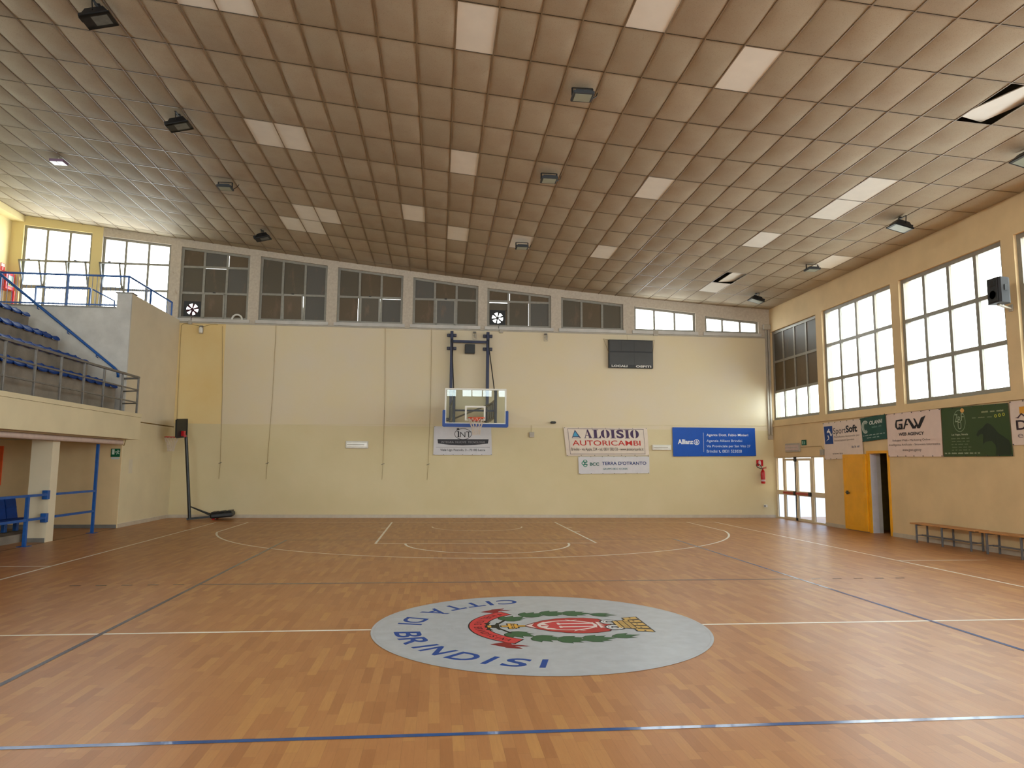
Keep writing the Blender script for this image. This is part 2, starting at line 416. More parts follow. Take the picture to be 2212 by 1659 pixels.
# centre disc with the city crest; local a to the reader's right, b up: world = (b, -a)
disc = MB(); pts = [(1.8*math.cos(2*PI*i/96), 1.8*math.sin(2*PI*i/96), .003) for i in range(96)]; disc.poly(pts)
dk = disc.build('centre_disc', 'disc', fl)
def DW(a, b, z=.0035): return (b, -a, z)
def cmesh(name, col, fn, z=.0035):
    mb = MB(); cnt = [0]
    def P_(pts): cnt[0] += 1; mb.poly([DW(a, b, z+cnt[0]*4e-6) for a, b in pts])
    fn(P_, mb, z); return mb.build(name, ink(*col, .5) if isinstance(col, tuple) else col, dk)
def rim(P, mb, z): arc(mb, (0, 0), 1.77, .012, 0, 2*PI, 96, z)
cmesh('rim_line', (178, 182, 188), rim)
def letters(P, mb, z):
    seq = [('C',-80.5,.27),('I',-71.5,.09),('T',-62,.25),('T',-50,.25),('À',-38,.29),('D',-17.5,.27),('I',-9.5,.09),
           ('B',9.5,.26),('R',20.5,.27),('I',31,.09),('N',39.5,.28),('D',52.5,.28),('I',63.4,.09),('S',73,.25),('I',83,.09)]
    for ch, ang, wd in seq:
        vs, fs = text_geo(ch, .018, .12 if ch != 'À' else .1); hh = .27 if ch != 'À' else .33; t = math.radians(ang)
        ox, oy = 1.56*math.sin(t), -1.56*math.cos(t); rx, ry = math.cos(t), math.sin(t); ux, uy = -math.sin(t), math.cos(t)
        mb.add([DW(ox+rx*(x-.5)*wd+ux*y*hh, oy+ry*(x-.5)*wd+uy*y*hh, z) for x, y in vs], fs)
cmesh('lettering', (28, 70, 148), letters)
cx = -.05
def ell(c, ra, rb, n=40, a0=0, a1=2*PI): return [(c[0]+ra*math.cos(a0+(a1-a0)*i/n), c[1]+rb*math.sin(a0+(a1-a0)*i/n)) for i in range(n + (0 if abs(a1-a0) > 6.2 else 1))]
def sector(r0, r1, a0, a1, c, n=24, sa=1, sb=1):
    o = [(c[0]+sa*r1*math.sin(a0+(a1-a0)*i/n), c[1]-sb*r1*math.cos(a0+(a1-a0)*i/n)) for i in range(n+1)]
    q = [(c[0]+sa*r0*math.sin(a0+(a1-a0)*i/n), c[1]-sb*r0*math.cos(a0+(a1-a0)*i/n)) for i in range(n+1)]
    return o+q[::-1]
RC = (cx, .12)
def ring_poly(P, o, q):
    n = len(o)
    for i in range(n): P([o[i], o[(i+1) % n], q[(i+1) % n], q[i]])
def band(P, r0, r1, a0, a1, n=24):
    for i in range(n): P(sector(r0, r1, a0+(a1-a0)*i/n, a0+(a1-a0)*(i+1)/n, RC, 1, 1.0, 1.0))
cmesh('ribbon_outline', (28, 20, 22), lambda P, mb, z: band(P, .69, .90, -1.02, 1.02))
def tails(P, mb, z):
    for s in (-1, 1):
        P([(cx+s*.66, -.40), (cx+s*.76, -.60), (cx+s*.90, -.44), (cx+s*.84, -.38)])
        P([(cx+s*.78, -.46), (cx+s*.90, -.46), (cx+s*.96, -.30), (cx+s*.90, -.32)])
        P([(cx+s*.76, -.44), (cx+s*.86, -.44), (cx+s*.86, -.22), (cx+s*.82, -.28)])
cmesh('ribbon_tail', (134, 30, 32), tails, .0038)
cmesh('ribbon', (202, 60, 62), lambda P, mb, z: band(P, .705, .885, -1.0, 1.0), .0042)
def motto(P, mb, z):
    txt = 'FIDELITAS BRVNDVSINA'; n = len(txt)
    for i, ch in enumerate(txt):
        if ch == ' ': continue
        t = -.86+1.72*i/(n-1); vs, fs = text_geo(ch, .01); hh = .085; wd = .052 if ch not in 'I' else .014
        ox, oy = RC[0]+.838*math.sin(t), RC[1]-.838*math.cos(t); rx, ry = math.cos(t), math.sin(t); ux, uy = -math.sin(t), math.cos(t)
        mb.add([DW(ox+rx*(x-.5)*wd+ux*y*hh, oy+ry*(x-.5)*wd+uy*y*hh, z) for x, y in vs], fs)
cmesh('motto', (60, 14, 20), motto, .0046)
def leafset(grow):
    def fn(P, mb, z):
        for s in (-1, 1):
            c0 = .40; pts = [(.30, -.36), (.50, -.12), (.60, .12), (.62, .38), (.55, .66)]
            for i, (a, b) in enumerate(pts):
                nb = pts[min(i+1, 4)]; pb = pts[max(i-1, 0)]; d = math.atan2(nb[0]-pb[0], nb[1]-pb[1])
                for k, (da, ln, wd, o) in enumerate(((-.75, .22, .055, -.02), (.75, .22, .055, -.02), (0, .30, .06, .02), (-.4, .26, .05, .0), (.4, .26, .05, .0))):
                    if i == 4 and k < 2: continue
                    dd = d+da; ux, uy = math.sin(dd), math.cos(dd); nx, ny = uy, -ux; L_ = ln+grow; W_ = wd*(.8 if i == 4 else 1)+grow
                    ba, bb = a-ux*grow*.5, b+o-uy*grow*.5
                    P([(cx+s*(ba+ux*t*L_+nx*q*W_), bb+uy*t*L_+ny*q*W_) for t, q in ((0, 0), (.25, .8), (.55, .9), (1, 0), (.55, -.9), (.25, -.8))])
    return fn
cmesh('laurel_outline', (24, 40, 28), leafset(.012), .0038)
cmesh('laurel', (56, 96, 62), leafset(0), .0042)
def stems(P, mb, z):
    for s in (-1, 1):
        P([(cx+s*.01, -.48), (cx+s*.035, -.50), (cx+s*.33, -.36), (cx+s*.31, -.33)])
    P([(cx-.05, -.60), (cx+.05, -.60), (cx+.09, -.44), (cx-.09, -.44)])
    for s in (-1, 1):
        P([(cx+s*.02, -.56), (cx+s*.16, -.60), (cx+s*.19, -.52), (cx+s*.12, -.54)]); P([(cx+s*.02, -.50), (cx+s*.17, -.46), (cx+s*.15, -.42), (cx+s*.05, -.47)])
cmesh('stem', (30, 34, 26), stems, .0044)
def cross_(g):
    def fn(P, mb, z):
        q = lambda a0, b0, a1, b1: P([(cx+a0-g, b0-g), (cx+a1+g, b0-g), (cx+a1+g, b1+g), (cx+a0-g, b1+g)])
        q(-.028, -.42, .028, -.16); q(-.12, -.345, .12, -.315); q(-.09, -.275, .09, -.245); q(-.11, -.345, -.08, -.275); q(.08, -.345, .11, -.275)
        q(-.045, -.57, .045, -.53)
    return fn
cmesh('cross_outline', (34, 26, 18), cross_(.014), .0046); cmesh('gold_cross', (214, 162, 62), cross_(0), .005)
def shield(k):
    o = [(-1, .40), (-.97, .55), (-.80, .70), (-.45, .76), (0, .78), (.45, .76), (.80, .70), (.97, .55), (1, .40), (.92, .24), (.70, .08), (.35, -.06), (0, -.17), (-.35, -.06), (-.70, .08), (-.92, .24)]
    return [(cx+.37*k*a, .36+(b-.36)*k) for a, b in o]
cmesh('shield_edge', (70, 18, 18), lambda P, mb, z: P(shield(1.03)), .0044)
cmesh('shield', (176, 50, 46), lambda P, mb, z: P(shield(.99)), .0048)
def arms(P, mb, z):
    ring_poly(P, ell((cx, .30), .235, .33), ell((cx, .30), .205, .29))
    for s in (-.075, .075):
        P([(cx+s-.022, .22), (cx+s+.022, .22), (cx+s+.022, .60), (cx+s-.022, .60)]); P([(cx+s-.045, .20), (cx+s+.045, .20), (cx+s+.045, .23), (cx+s-.045, .23)]); P([(cx+s-.045, .58), (cx+s+.045, .58), (cx+s+.045, .61), (cx+s-.045, .61)])
    for s in (-1, 1): P([(cx+s*.03, -.02), (cx+s*.01, .10), (cx+s*.10, .06), (cx+s*.16, .16), (cx+s*.18, .06), (cx+s*.10, .0)]); P([(cx+s*.20, .40), (cx+s*.27, .46), (cx+s*.24, .38), (cx+s*.29, .32), (cx+s*.21, .36)])
    P([(cx-.15, .64), (cx+.15, .64), (cx+.13, .67), (cx-.13, .67)])
    for i in range(7): a = -.13+.26*i/6; P([(cx+a-.012, .665), (cx+a+.012, .665), (cx+a, .71)])
    P([(cx, -.16), (cx+.12, -.05), (cx, -.09), (cx-.12, -.05)])
cmesh('shield_charge', (222, 206, 202), arms, .0052)
def field(P, mb, z): P(ell((cx, .32), .2, .27))
cmesh('shield_field', (196, 62, 66), field, .0050)
def vol(k):
    def fn(P, mb, z):
        for s in (-1, 1):
            c = (cx+s*.13, .80)
            for R in ((.115, .085, .055) if k else (.1, .07)): ring_poly(P, ell(c, R+.006*k, (R+.006*k)*.95, 28), ell(c, max(R-.022, .004), max(R-.022, .004)*.95, 28))
    return fn
cmesh('volute_outline', (26, 24, 24), vol(1), .0050); cmesh('volute', (222, 224, 226), vol(0), .0054)
def crown(g):
    def fn(P, mb, z):
        P([(cx-.15-g, .84-g), (cx+.15+g, .84-g), (cx+.18+g, .92), (cx+.22+g, 1.03+g), (cx-.22-g, 1.03+g), (cx-.18-g, .92)])
        for i in range(5):
            a = -.31+.155*i; P([(cx+a*.86-.05-g, 1.0-g), (cx+a*.86+.05+g, 1.0-g), (cx+a+.055+g, 1.16+g), (cx+a-.055-g, 1.16+g)])
    return fn
cmesh('crown_outline', (36, 28, 20), crown(.016), .0056); cmesh('crown', (200, 164, 92), crown(0), .0060)
def crownmarks(P, mb, z):
    for b in (.885, .955, 1.02): P([(cx-.2, b), (cx+.2, b), (cx+.2, b+.012), (cx-.2, b+.012)])
    for i in range(6): a = -.17+.068*i; P([(cx+a, .90), (cx+a+.012, .90), (cx+a+.012, .95), (cx+a, .95)]); P([(cx+a+.03, .97), (cx+a+.042, .97), (cx+a+.042, 1.02), (cx+a+.03, 1.02)])
    for i in range(5): a = -.31+.155*i; P([(cx+a-.02, 1.07), (cx+a+.02, 1.07), (cx+a+.02, 1.09), (cx+a-.02, 1.09)])
cmesh('crown_joint', (52, 40, 26), crownmarks, .0064)
def seamdash(P, mb, z):
    for i in range(26): b = -1.72+.04*i; P([(.0, b), (.012, b), (.012, b+.022), (.0, b+.022)]); P([(.035, b), (.047, b), (.047, b+.022), (.035, b+.022)])
cmesh('seam_mark', (176, 180, 186), seamdash, .0034)

# ------------------------------------------------------------------ walls with openings
class Plane:   # (u, v, d): u along the wall, v up, d into the wall (away from the room)
    def __init__(s, O, U, D): s.O, s.U, s.D = Vector(O), Vector(U), Vector(D)
    def __call__(s, u, v, d=0): return tuple(s.O+s.U*u+Vector((0,0,v))+s.D*d)
PB = Plane((0, YB, 0), (1,0,0), (0,1,0)); PR = Plane((XR, 0, 0), (0,-1,0), (1,0,0))     # back wall, right wall (u = -y)
PFW = Plane((0, YF, 0), (-1,0,0), (0,-1,0))                                           # wall behind (u = -x)
def wprism(mb, P, poly, d0, d1, m=0):
    a = [P(u, v, d0) for u, v in poly]; o = Vector(P(0,0,d1))-Vector(P(0,0,d0)); mb.prism(a, o, m)
def wall_cols(mb, P, u0, u1, top, holes, th=.3):
    # holes: (ua, ub, v0, (va, vb) top at ua/ub) non-overlapping in u
    cur = u0
    for ua, ub, v0, (va, vb) in sorted(holes):
        if ua > cur+1e-4: wprism(mb, P, [(cur, 0), (ua, 0), (ua, top), (cur, top)], 0, th)
        if v0 > 0: wprism(mb, P, [(ua, 0), (ub, 0), (ub, v0), (ua, v0)], 0, th)
        wprism(mb, P, [(ua, va), (ub, vb), (ub, top), (ua, top)], 0, th); cur = ub
    if cur < u1: wprism(mb, P, [(cur, 0), (u1, 0), (u1, top), (cur, top)], 0, th)

BW = [(-14.46, -12.37, 9.27, 9.08, 5.95), (-12.04, -9.91, 8.99, 8.79, 5.95)]   # the two by the stair
xs = [(-9.58, -7.40, 8.74, 8.52), (-7.06, -4.89, 8.51, 8.27), (-4.55, -2.39, 8.23, 8.01), (-2.06, .13, 7.98, 7.74),
      (.44, 2.62, 7.69, 7.49), (2.97, 5.14, 7.45, 7.27), (5.53, 7.71, 7.22, 7.04), (8.06, 9.99, 6.95, 6.79)]
for a in xs: BW.append((*a, 6.36))
wb = MB(); wall_cols(wb, PB, XL-.3, XR+.05, 10.4, [(a, b, v, (ta, tb)) for a, b, ta, tb, v in BW])
wall_back = struct(wb.build('wall_back', 'backwall'))
# right wall: two rows of openings handled in two height bands
RWIN = [(-15.78, -12.75, 3.32, 6.42)] + [(-(12.40-3.66*k), -(9.07-3.66*k), 3.30, 6.45) for k in range(7)]
RLOW_ADDED = [(-(12.40-3.66*k), -(9.07-3.66*k), .9, 3.0) for k in range(4, 7)]  # unseen low windows, added to let more daylight into the hall
wr = MB()
def band_(mb, P, u0, u1, v0, v1, holes, th=.3):
    cur = u0
    for ua, ub, a, b in sorted(holes):
        if ua > cur+1e-4: wprism(mb, P, [(cur, v0), (ua, v0), (ua, v1), (cur, v1)], 0, th)
        if a > v0+1e-4: wprism(mb, P, [(ua, v0), (ub, v0), (ub, a), (ua, a)], 0, th)
        if b < v1-1e-4: wprism(mb, P, [(ua, b), (ub, b), (ub, v1), (ua, v1)], 0, th)
        cur = ub
    if cur < u1: wprism(mb, P, [(cur, v0), (u1, v0), (u1, v1), (cur, v1)], 0, th)
band_(wr, PR, -YB, -YF, 0, 3.1, [(-15.80, -12.62, 0, 2.06), (-10.33, -9.50, 0, 2.12)]+RLOW_ADDED)
band_(wr, PR, -YB, -YF, 3.1, 10.4, RWIN)
wall_right = struct(wr.build('wall_right', 'sand'))
# wall behind the camera, with a window row like the one in view
FW = [(-x1, -x0, ta, tb) for x0, x1, tb, ta in [(a, b, c, d) for a, b, c, d in xs]]
FLOW_ADDED = [(-9.8, -7.4, 1.0, 5.4), (-7.0, -4.6, 1.0, 5.4), (2.4, 4.8, 1.0, 5.4), (5.2, 7.6, 1.0, 5.4)]  # large windows behind the camera, made up to brighten the interior
wf = MB(); band_(wf, PFW, -XR-.3, -XL+.3, 0, 6, FLOW_ADDED)
_t = [(a, b, 6.36, (ta, tb)) for a, b, ta, tb in FW]; cur = -XR-.3
for ua, ub, v0, (va, vb) in sorted(_t)+[(-XL+.3, -XL+.3, 7, (7, 7))]:
    if ua > cur: wprism(wf, PFW, [(cur, 6), (ua, 6), (ua, 10.4), (cur, 10.4)], 0, .3)
    if ub > ua: wprism(wf, PFW, [(ua, 6), (ub, 6), (ub, v0), (ua, v0)], 0, .3); wprism(wf, PFW, [(ua, va), (ub, vb), (ub, 10.4), (ua, 10.4)], 0, .3)
    cur = ub
wall_front = struct(wf.build('wall_front', 'cream_pale'))
PLW = Plane((XL, 0, 0), (0,1,0), (-1,0,0)); LWIN_ADDED = [(-14.6+3.66*k, -11.4+3.66*k, 7.2, 9.1) for k in range(6)]  # windows above the stand, out of view, added to light the left ceiling
wl = MB(); band_(wl, PLW, YF-.3, YB+.3, 0, 6.5, []); band_(wl, PLW, YF-.3, YB+.3, 6.5, 10.4, LWIN_ADDED)
wall_left = struct(wl.build('wall_left', 'yellow_wall'))
struct(MB().box((XL, YF, 9.36), (-14.46, YB, 10.4)).build('beam', 'yellow_wall'))
# roof above the hung ceiling
struct(MB().box((XL-.3, YF-.3, 10.4), (XR+.3, YB+.3, 10.6)).build('roof', 'roof'))

# ------------------------------------------------------------------ hung ceiling
KX, KY, X0, Y0 = .585, 1.17, -.99, 1.31
def gx(k): return X0+KX*k if k < 14 else 7.2+.64*(k-14)
WHITE = {(-7,0),(-6,0),(0,0),(4,-1),(7,0),(-7,4),(-6,4),(0,4),(7,4),(14,3),(14,4),(13,6),(-7,8),(-6,8),(-8,9),(-7,9),(-2,7),(0,8),(3,8),(7,8),(17,7),(14,10)}
GAP = {(14,0),(14,9)}
tm = MB(); k0, k1 = -24, 19
for k in range(k0, k1):
    xa, xb = max(gx(k), -14.46), min(gx(k+1), XR)
    if xb-xa < .02: continue
    for r in range(-15, 13):
        ya, yb = max(Y0+KY*r, YF), min(Y0+KY*(r+1), YB)
        if yb-ya < .02 or (k, r) in GAP: continue
        wh = (k, r) in WHITE or random.random() < (.03 if r < -3 else 0)
        n = 1 if wh or r < -6 else 7
        full = (xb-xa > .5) and (yb-ya > 1)
        A = 0 if wh else (random.uniform(.034, .052) if full else .010)
        e = .006; vs = []
        for i in range(n+1):
            for j in range(n+1):
                u, v = i/n, j/n; x = xa+e+(xb-xa-2*e)*u; y = ya+e+(yb-ya-2*e)*v
                sg = A*(math.sin(PI*u)*math.sin(PI*v))**.75
                vs.append((x, y, cz(xa)+(cz(xb)-cz(xa))*(x-xa)/(xb-xa)+.006-sg))
        tm.add(vs, [(i*(n+1)+j, i*(n+1)+j+1, (i+1)*(n+1)+j+1, (i+1)*(n+1)+j) for i in range(n) for j in range(n)], 1 if wh else 0)
ceiling = struct(tm.build('ceiling', ['ctile', 'offwhite'], smooth=True))
tb = MB(); hb = .009
for k in range(k0, k1+1):
    x = gx(k)
    if -14.5 < x < XR-.01: tb.box((x-hb, YF, cz(x)-.006), (x+hb, YB, cz(x)+.004))
for r in range(-15, 13):
    y = Y0+KY*r
    if not YF < y < YB: continue
    for k in range(k0, k1):
        xa, xb = max(gx(k), -14.46), min(gx(k+1), XR)
        if xb-xa < .02: continue
        tb.add([(xa, y-hb, cz(xa)-.005), (xb, y-hb, cz(xb)-.005), (xb, y+hb, cz(xb)-.005), (xa, y+hb, cz(xa)-.005)], [(0,1,2,3)])
tb.build('ceiling_grid', 'tbar', ceiling)
# the two loose tiles at the gaps
def loose_tile(k, r, label, rx, ry, dz, rot, dx):
    xa = gx(k); ya = Y0+KY*r; c = (xa+KX/2+dx, ya+KY/2, cz(xa+KX/2)+dz)
    t = thing('ceiling_tile', label, 'ceiling tile', c)
    mb = MB(); E4 = Matrix.Rotation(ry, 4, 'Y') @ Matrix.Rotation(rx, 4, 'X') @ Matrix.Rotation(rot, 4, 'Z')
    mb.box((-KX*.49, -KY*.49, -.008), (KX*.49, KY*.49, .008), 0, E4)
    o = mb.build('tile', 'offwhite', t, local=True)
loose_tile(14, 0, 'white ceiling tile slipped askew in the black gap near the right edge', .0, -.03, .05, .34, .13)
loose_tile(14, 9, 'white ceiling tile tipped half open in the small gap by the right wall lights', .0, -.06, .05, 0, .21)

# ------------------------------------------------------------------ left side: stair block, stand, balcony
lw = MB(); lw.box((XS-.3, 12.2, 0), (XS, YB, 6.29)); struct(lw.build('wall_left_lower', 'cream_pale'))
band2 = MB(); band2.box((XS-.02, 12.21, .12), (XS+.003, YB, 2.80)); struct(band2.build('trim_21', 'cream'))
sw = MB()
sw.box((XL, 12.15, 2.28), (XS-.38, 12.4, 5.87)); sw.box((XS-.38, 12.15, 2.28), (XS-.004, 12.4, 6.29))
struct(sw.build('wall_upper', 'grey_plaster'))
struct(MB().box((XS-.42, 12.12, 6.29), (XS+.02, 12.45, 6.32)).build('trim_20', 'greysteel'))
struct(MB().box((XL, 12.13, 5.87), (XS-.40, 12.42, 5.91)).build('trim_9', 'greysteel'))
struct(MB().box((XL, 12.17, 0), (XS-.004, 12.4, 2.28)).build('wall_lower', 'sand'))
gst = struct(thing('grandstand', 'grey stepped concrete spectator stand with a cream balcony front, along the left side', 'grandstand', (-9.2, 8, 2.32)))
MB().box((XL, 12.4, 5.55), (XS-.3, YB, 5.8)).build('landing', 'concrete', gst)
bs = MB(); bs.box((XL, YF, 2.30), (-9.36, 12.15, 2.62)); bs.build('balcony_slab', 'cream', gst)
fa = MB(); fa.box((-9.36, YF, 2.32), (-9.02, 12.05, 2.90)); fa.box((-9.38, YF, 2.905), (-9.0, 12.07, 3.0)); fa.build('balcony_front', 'cream', gst)
g = MB(); prof = [(-9.38, 2.62), (-9.38, 2.92), (-9.52, 2.92), (-9.52, 3.64), (-10.25, 3.64), (-10.25, 4.25), (-11.02, 4.25), (-11.02, 4.85), (-11.79, 4.85), (-11.79, 5.46), (-12.55, 5.46), (-12.55, 5.87), (XL, 5.87), (XL, 2.62)]
g.prism([(x, YF, z) for x, z in prof], (0, 11.6-YF, 0)); g.box((XL, 11.6, 2.62), (-9.38, 12.15, 2.92))
g.build('steps', 'concrete', gst)
for i, yc in enumerate((8.86, 4.3, -.3, -4.9, -9.5, -14.1)):
    struct(MB().box((-9.93, yc-.14, 0), (XS, yc+.16, 2.32)).build('pillar', 'cream_pale'))
    struct(MB().box((-9.935, yc-.146, 0), (XS-.02, yc-.13, .09)).build('trim_%d' % (10+i), 'grey_skirt'))
tag(MB().box((-14.8, YF+.02, 0), (-10.05, 10.1, .17)).build('platform', 'concrete'), 'low grey concrete platform carrying the blue chairs under the balcony', 'platform')

# skirtings
struct(MB().box((XS, YB-.025, 0), (XR, YB, .10)).build('baseboard_back', 'skirt'))
struct(MB().box((XS, 12.2, 0), (XS+.02, YB-.025, .10)).build('baseboard_left', 'skirt'))
struct(MB().box((XR-.02, -9.0, 0), (XR, 9.44, .10)).build('baseboard_right', 'skirt'))
struct(MB().box((XR-.02, 10.36, 0), (XR, 12.60, .10)).build('baseboard_right_far', 'skirt'))
struct(MB().box((XL, 12.15, 0), (XS-.01, 12.17, .09)).build('baseboard_lower', 'grey_skirt'))
# sill ledges and strips
sl = MB()
for a, b, ta, tb_, v in BW[2:]: sl.box((a-.08, YB-.045, 6.25), (b+.08, YB+.02, 6.36))
struct(sl.build('trim_1', 'grey_plaster'))
struct(MB().box((XS, YB-.03, 6.20), (XR, YB, 6.24)).build('trim_2', 'pvc'))
struct(MB().prism([(-7.76, YB-.012, 2.94), (10.38, YB-.012, 3.13), (10.38, YB-.012, 3.16), (-7.76, YB-.012, 2.965)], (0, .012, 0)).build('trim_3', 'cream'))
struct(MB().box((XR-.05, YF, 3.10), (XR, YB, 3.19)).build('trim_4', 'sand'))
struct(MB().box((XS, 12.2, 2.83), (XS+.012, YB, 2.86)).build('trim_5', 'brown_dark'))

# ------------------------------------------------------------------ windows
WN = [0]
def window(P, u0, u1, v0, ta, tb, ncol, rows, fill=None, sash=(), skip=(), gapp=.16, depth=.07, F=.075, Mw=.07):
    """rows: inner rail heights; fill(c, r) -> glass index or a board name"""
    WN[0] += 1; n = WN[0]
    root = bpy.data.objects.new('window_%d' % n, None); root.location = P(u0, v0, depth); COL.objects.link(root); struct(root)
    top = lambda u: ta+(tb-ta)*(u-u0)/(u1-u0)
    fr = MB()
    wprism(fr, P, [(u0, v0), (u1, v0), (u1, v0+F), (u0, v0+F)], depth, depth+.07)
    wprism(fr, P, [(u0, ta-F), (u1, tb-F), (u1, tb), (u0, ta)], depth, depth+.07)
    wprism(fr, P, [(u0, v0), (u0+F, v0), (u0+F, top(u0+F)), (u0, ta)], depth+.0015, depth+.0685)
    wprism(fr, P, [(u1-F, v0), (u1, v0), (u1, tb), (u1-F, top(u1-F))], depth+.0015, depth+.0685)
    us = [u0+(u1-u0)*i/ncol for i in range(ncol+1)]
    for u in us[1:-1]: wprism(fr, P, [(u-Mw/2, v0+F), (u+Mw/2, v0+F), (u+Mw/2, top(u+Mw/2)-F), (u-Mw/2, top(u-Mw/2)-F)], depth+.005, depth+.065)
    for v in rows: wprism(fr, P, [(u0+F, v-Mw/2), (u1-F, v-Mw/2), (u1-F, v+Mw/2), (u0+F, v+Mw/2)], depth+.003, depth+.067)
    fr.build('window_frame', 'alu', root)
    gl, bo = {}, {}; vs = [v0]+list(rows)+[None]
    for c in range(ncol):
        for r in range(len(rows)+1):
            if (c, r) in skip: continue
            a, b = us[c], us[c+1]
            q = [(a, vs[r]), (b, vs[r]), (b, vs[r+1] if vs[r+1] is not None else top(b)), (a, vs[r+1] if vs[r+1] is not None else top(a))]
            s = next((x for x in sash if x[0] == c and x[1] == r), None)
            f = fill(c, r) if fill else 0
            if s:
                # hopper sash hinged at its foot, leaning into the room
                H = q[3][1]-q[0][1]-.02; ang = math.radians(s[2]); sm, gm = MB(), MB()
                def SP(u, h_, d): return P(u, q[0][1]+.02+h_*math.cos(ang)-d*math.sin(ang)*0, depth-.01-h_*math.sin(ang)+d)
                def sprism(mb, pts, d0, d1):
                    A = [SP(u, v, d0) for u, v in pts]; o = Vector(SP(0,0,d1))-Vector(SP(0,0,d0)); mb.prism(A, o)
                ua, ub = a+.03, b-.03
                for pts in ([(ua,0),(ub,0),(ub,.05),(ua,.05)], [(ua,H-.05),(ub,H-.05),(ub,H),(ua,H)], [(ua,0),(ua+.05,0),(ua+.05,H),(ua,H)], [(ub-.05,0),(ub,0),(ub,H),(ub-.05,H)]): sprism(sm, pts, 0, .04)
                so = sm.build('sash', 'alu', root)
                sprism(gm, [(ua+.05,.05),(ub-.05,.05),(ub-.05,H-.05),(ua+.05,H-.05)], .015, .022)
                if isinstance(f, str): gm.build('blackout_panel', f, so)
                else: gm.build('pane', tint_glass('sash_glass', (.82, .87, .93, 1)), so)
                MB().bar(SP((a+b)/2-.04, H+.012, 0), SP((a+b)/2+.04, H+.012, 0), .03).build('catch', 'black', so)
                continue
            if isinstance(f, str):
                g0, g1 = (random.choice((0, .005, .008)) if random.random() < gapp else 0 for _ in range(2)); g2 = .007 if random.random() < gapp*.8 else 0; g3 = .006 if random.random() < gapp*.5 else 0
                i_ = Mw/2
                qq = [(q[0][0]+i_+g0, q[0][1]+i_+g3), (q[1][0]-i_-g1, q[1][1]+i_+g3), (q[2][0]-i_-g1, q[2][1]-i_-g2), (q[3][0]+i_+g0, q[3][1]-i_-g2)]
                mb = bo.setdefault(f, MB()); wprism(mb, P, qq, depth+.03, depth+.04)
            else:
                mb = gl.setdefault(f, MB()); mb.poly([P(u, v, depth+.035) for u, v in q])
    for f, mb in gl.items(): mb.build('glazing', GL[f] if isinstance(f, int) else f, root)
    for f, mb in bo.items(): mb.build('blackout_panel', f, root)
    return root
BR = ['board_brown', 'board_grey', 'board_rust']
rb = random.Random(3)
def boards(c, r): return rb.choice(BR if r else ('board_brown', 'board_grey', 'board_rust'))
for i, (a, b, ta, tb_, v) in enumerate(BW):
    if i < 2: window(PB, a, b, v, ta, tb_, 3, (7.25, 8.12), None, sash=((0,1,20),(2,1,20)) if i == 0 else ((0,1,20),))
    elif i == 2: window(PB, a, b, v, ta, tb_, 3, (7.22, 8.09), boards, skip=((0,0),), sash=((1,0,3),))
    elif i in (3, 4, 5): window(PB, a, b, v, ta, tb_, 3, (7.25,), boards, sash=((1,0,7 if i < 5 else 3),))
    elif i == 6: window(PB, a, b, v, ta, tb_, 3, (7.25,), boards, skip=((0,0),))
    elif i == 7: window(PB, a, b, v, ta, tb_, 3, (), boards, gapp=.08)
    else: window(PB, a, b, v, ta, tb_, 3, (), None)
for i, (ua, ub, v0, v1) in enumerate(RWIN):
    if i == 0: window(PR, ua, ub, v0, v1, v1, 4, (4.30, 5.34), lambda c, r: 5 if r == 0 else ('board_rust' if r == 1 else 'board_grey'), gapp=.2, F=.09, Mw=.08)
    else: window(PR, ua, ub, v0, v1, v1, 4, (4.32, 5.37), lambda c, r: rb.choice((4, 5, 5, 6, 7)) if r else rb.choice((5, 7, 4)), F=.10, Mw=.095)
for i, (ua, ub, ta, tb_) in enumerate(FW):
    window(PFW, ua, ub, 6.36, ta, tb_, 3, (7.25,) if i > 1 else (), lambda c, r: rb.choice((0, 1, 3)))
for a, b, ta, tb_, v in (BW[0], BW[1], BW[8], BW[9]): portal(((a+b)/2, YB+.25, (v+max(ta, tb_))/2), (0,-1,0), b-a, max(ta, tb_)-v)
for ua, ub, v0, v1 in RWIN: portal((XR+.25, -(ua+ub)/2, (v0+v1)/2), (-1,0,0), ub-ua, v1-v0)
for ua, ub, ta, tb_ in FW: portal((-(ua+ub)/2, YF-.25, (6.36+max(ta, tb_))/2), (0,1,0), ub-ua, max(ta, tb_)-6.36)
for ua, ub, v0, v1 in RLOW_ADDED:
    window(PR, ua, ub, v0, v1, v1, 4, (), None); portal((XR+.25, -(ua+ub)/2, (v0+v1)/2), (-1,0,0), ub-ua, v1-v0)
for ua, ub, v0, v1 in FLOW_ADDED:
    window(PFW, ua, ub, v0, v1, v1, 3, (2.4, 3.9), None); portal((-(ua+ub)/2, YF-.25, (v0+v1)/2), (0,1,0), ub-ua, v1-v0)
for ua, ub, v0, v1 in LWIN_ADDED:
    window(PLW, ua, ub, v0, v1, v1, 4, (8.1,), None); portal((XL-.25, (ua+ub)/2, (v0+v1)/2), (1,0,0), ub-ua, v1-v0)
portal((XR+.25, 14.2, 1.05), (-1,0,0), 3.1, 2.0)

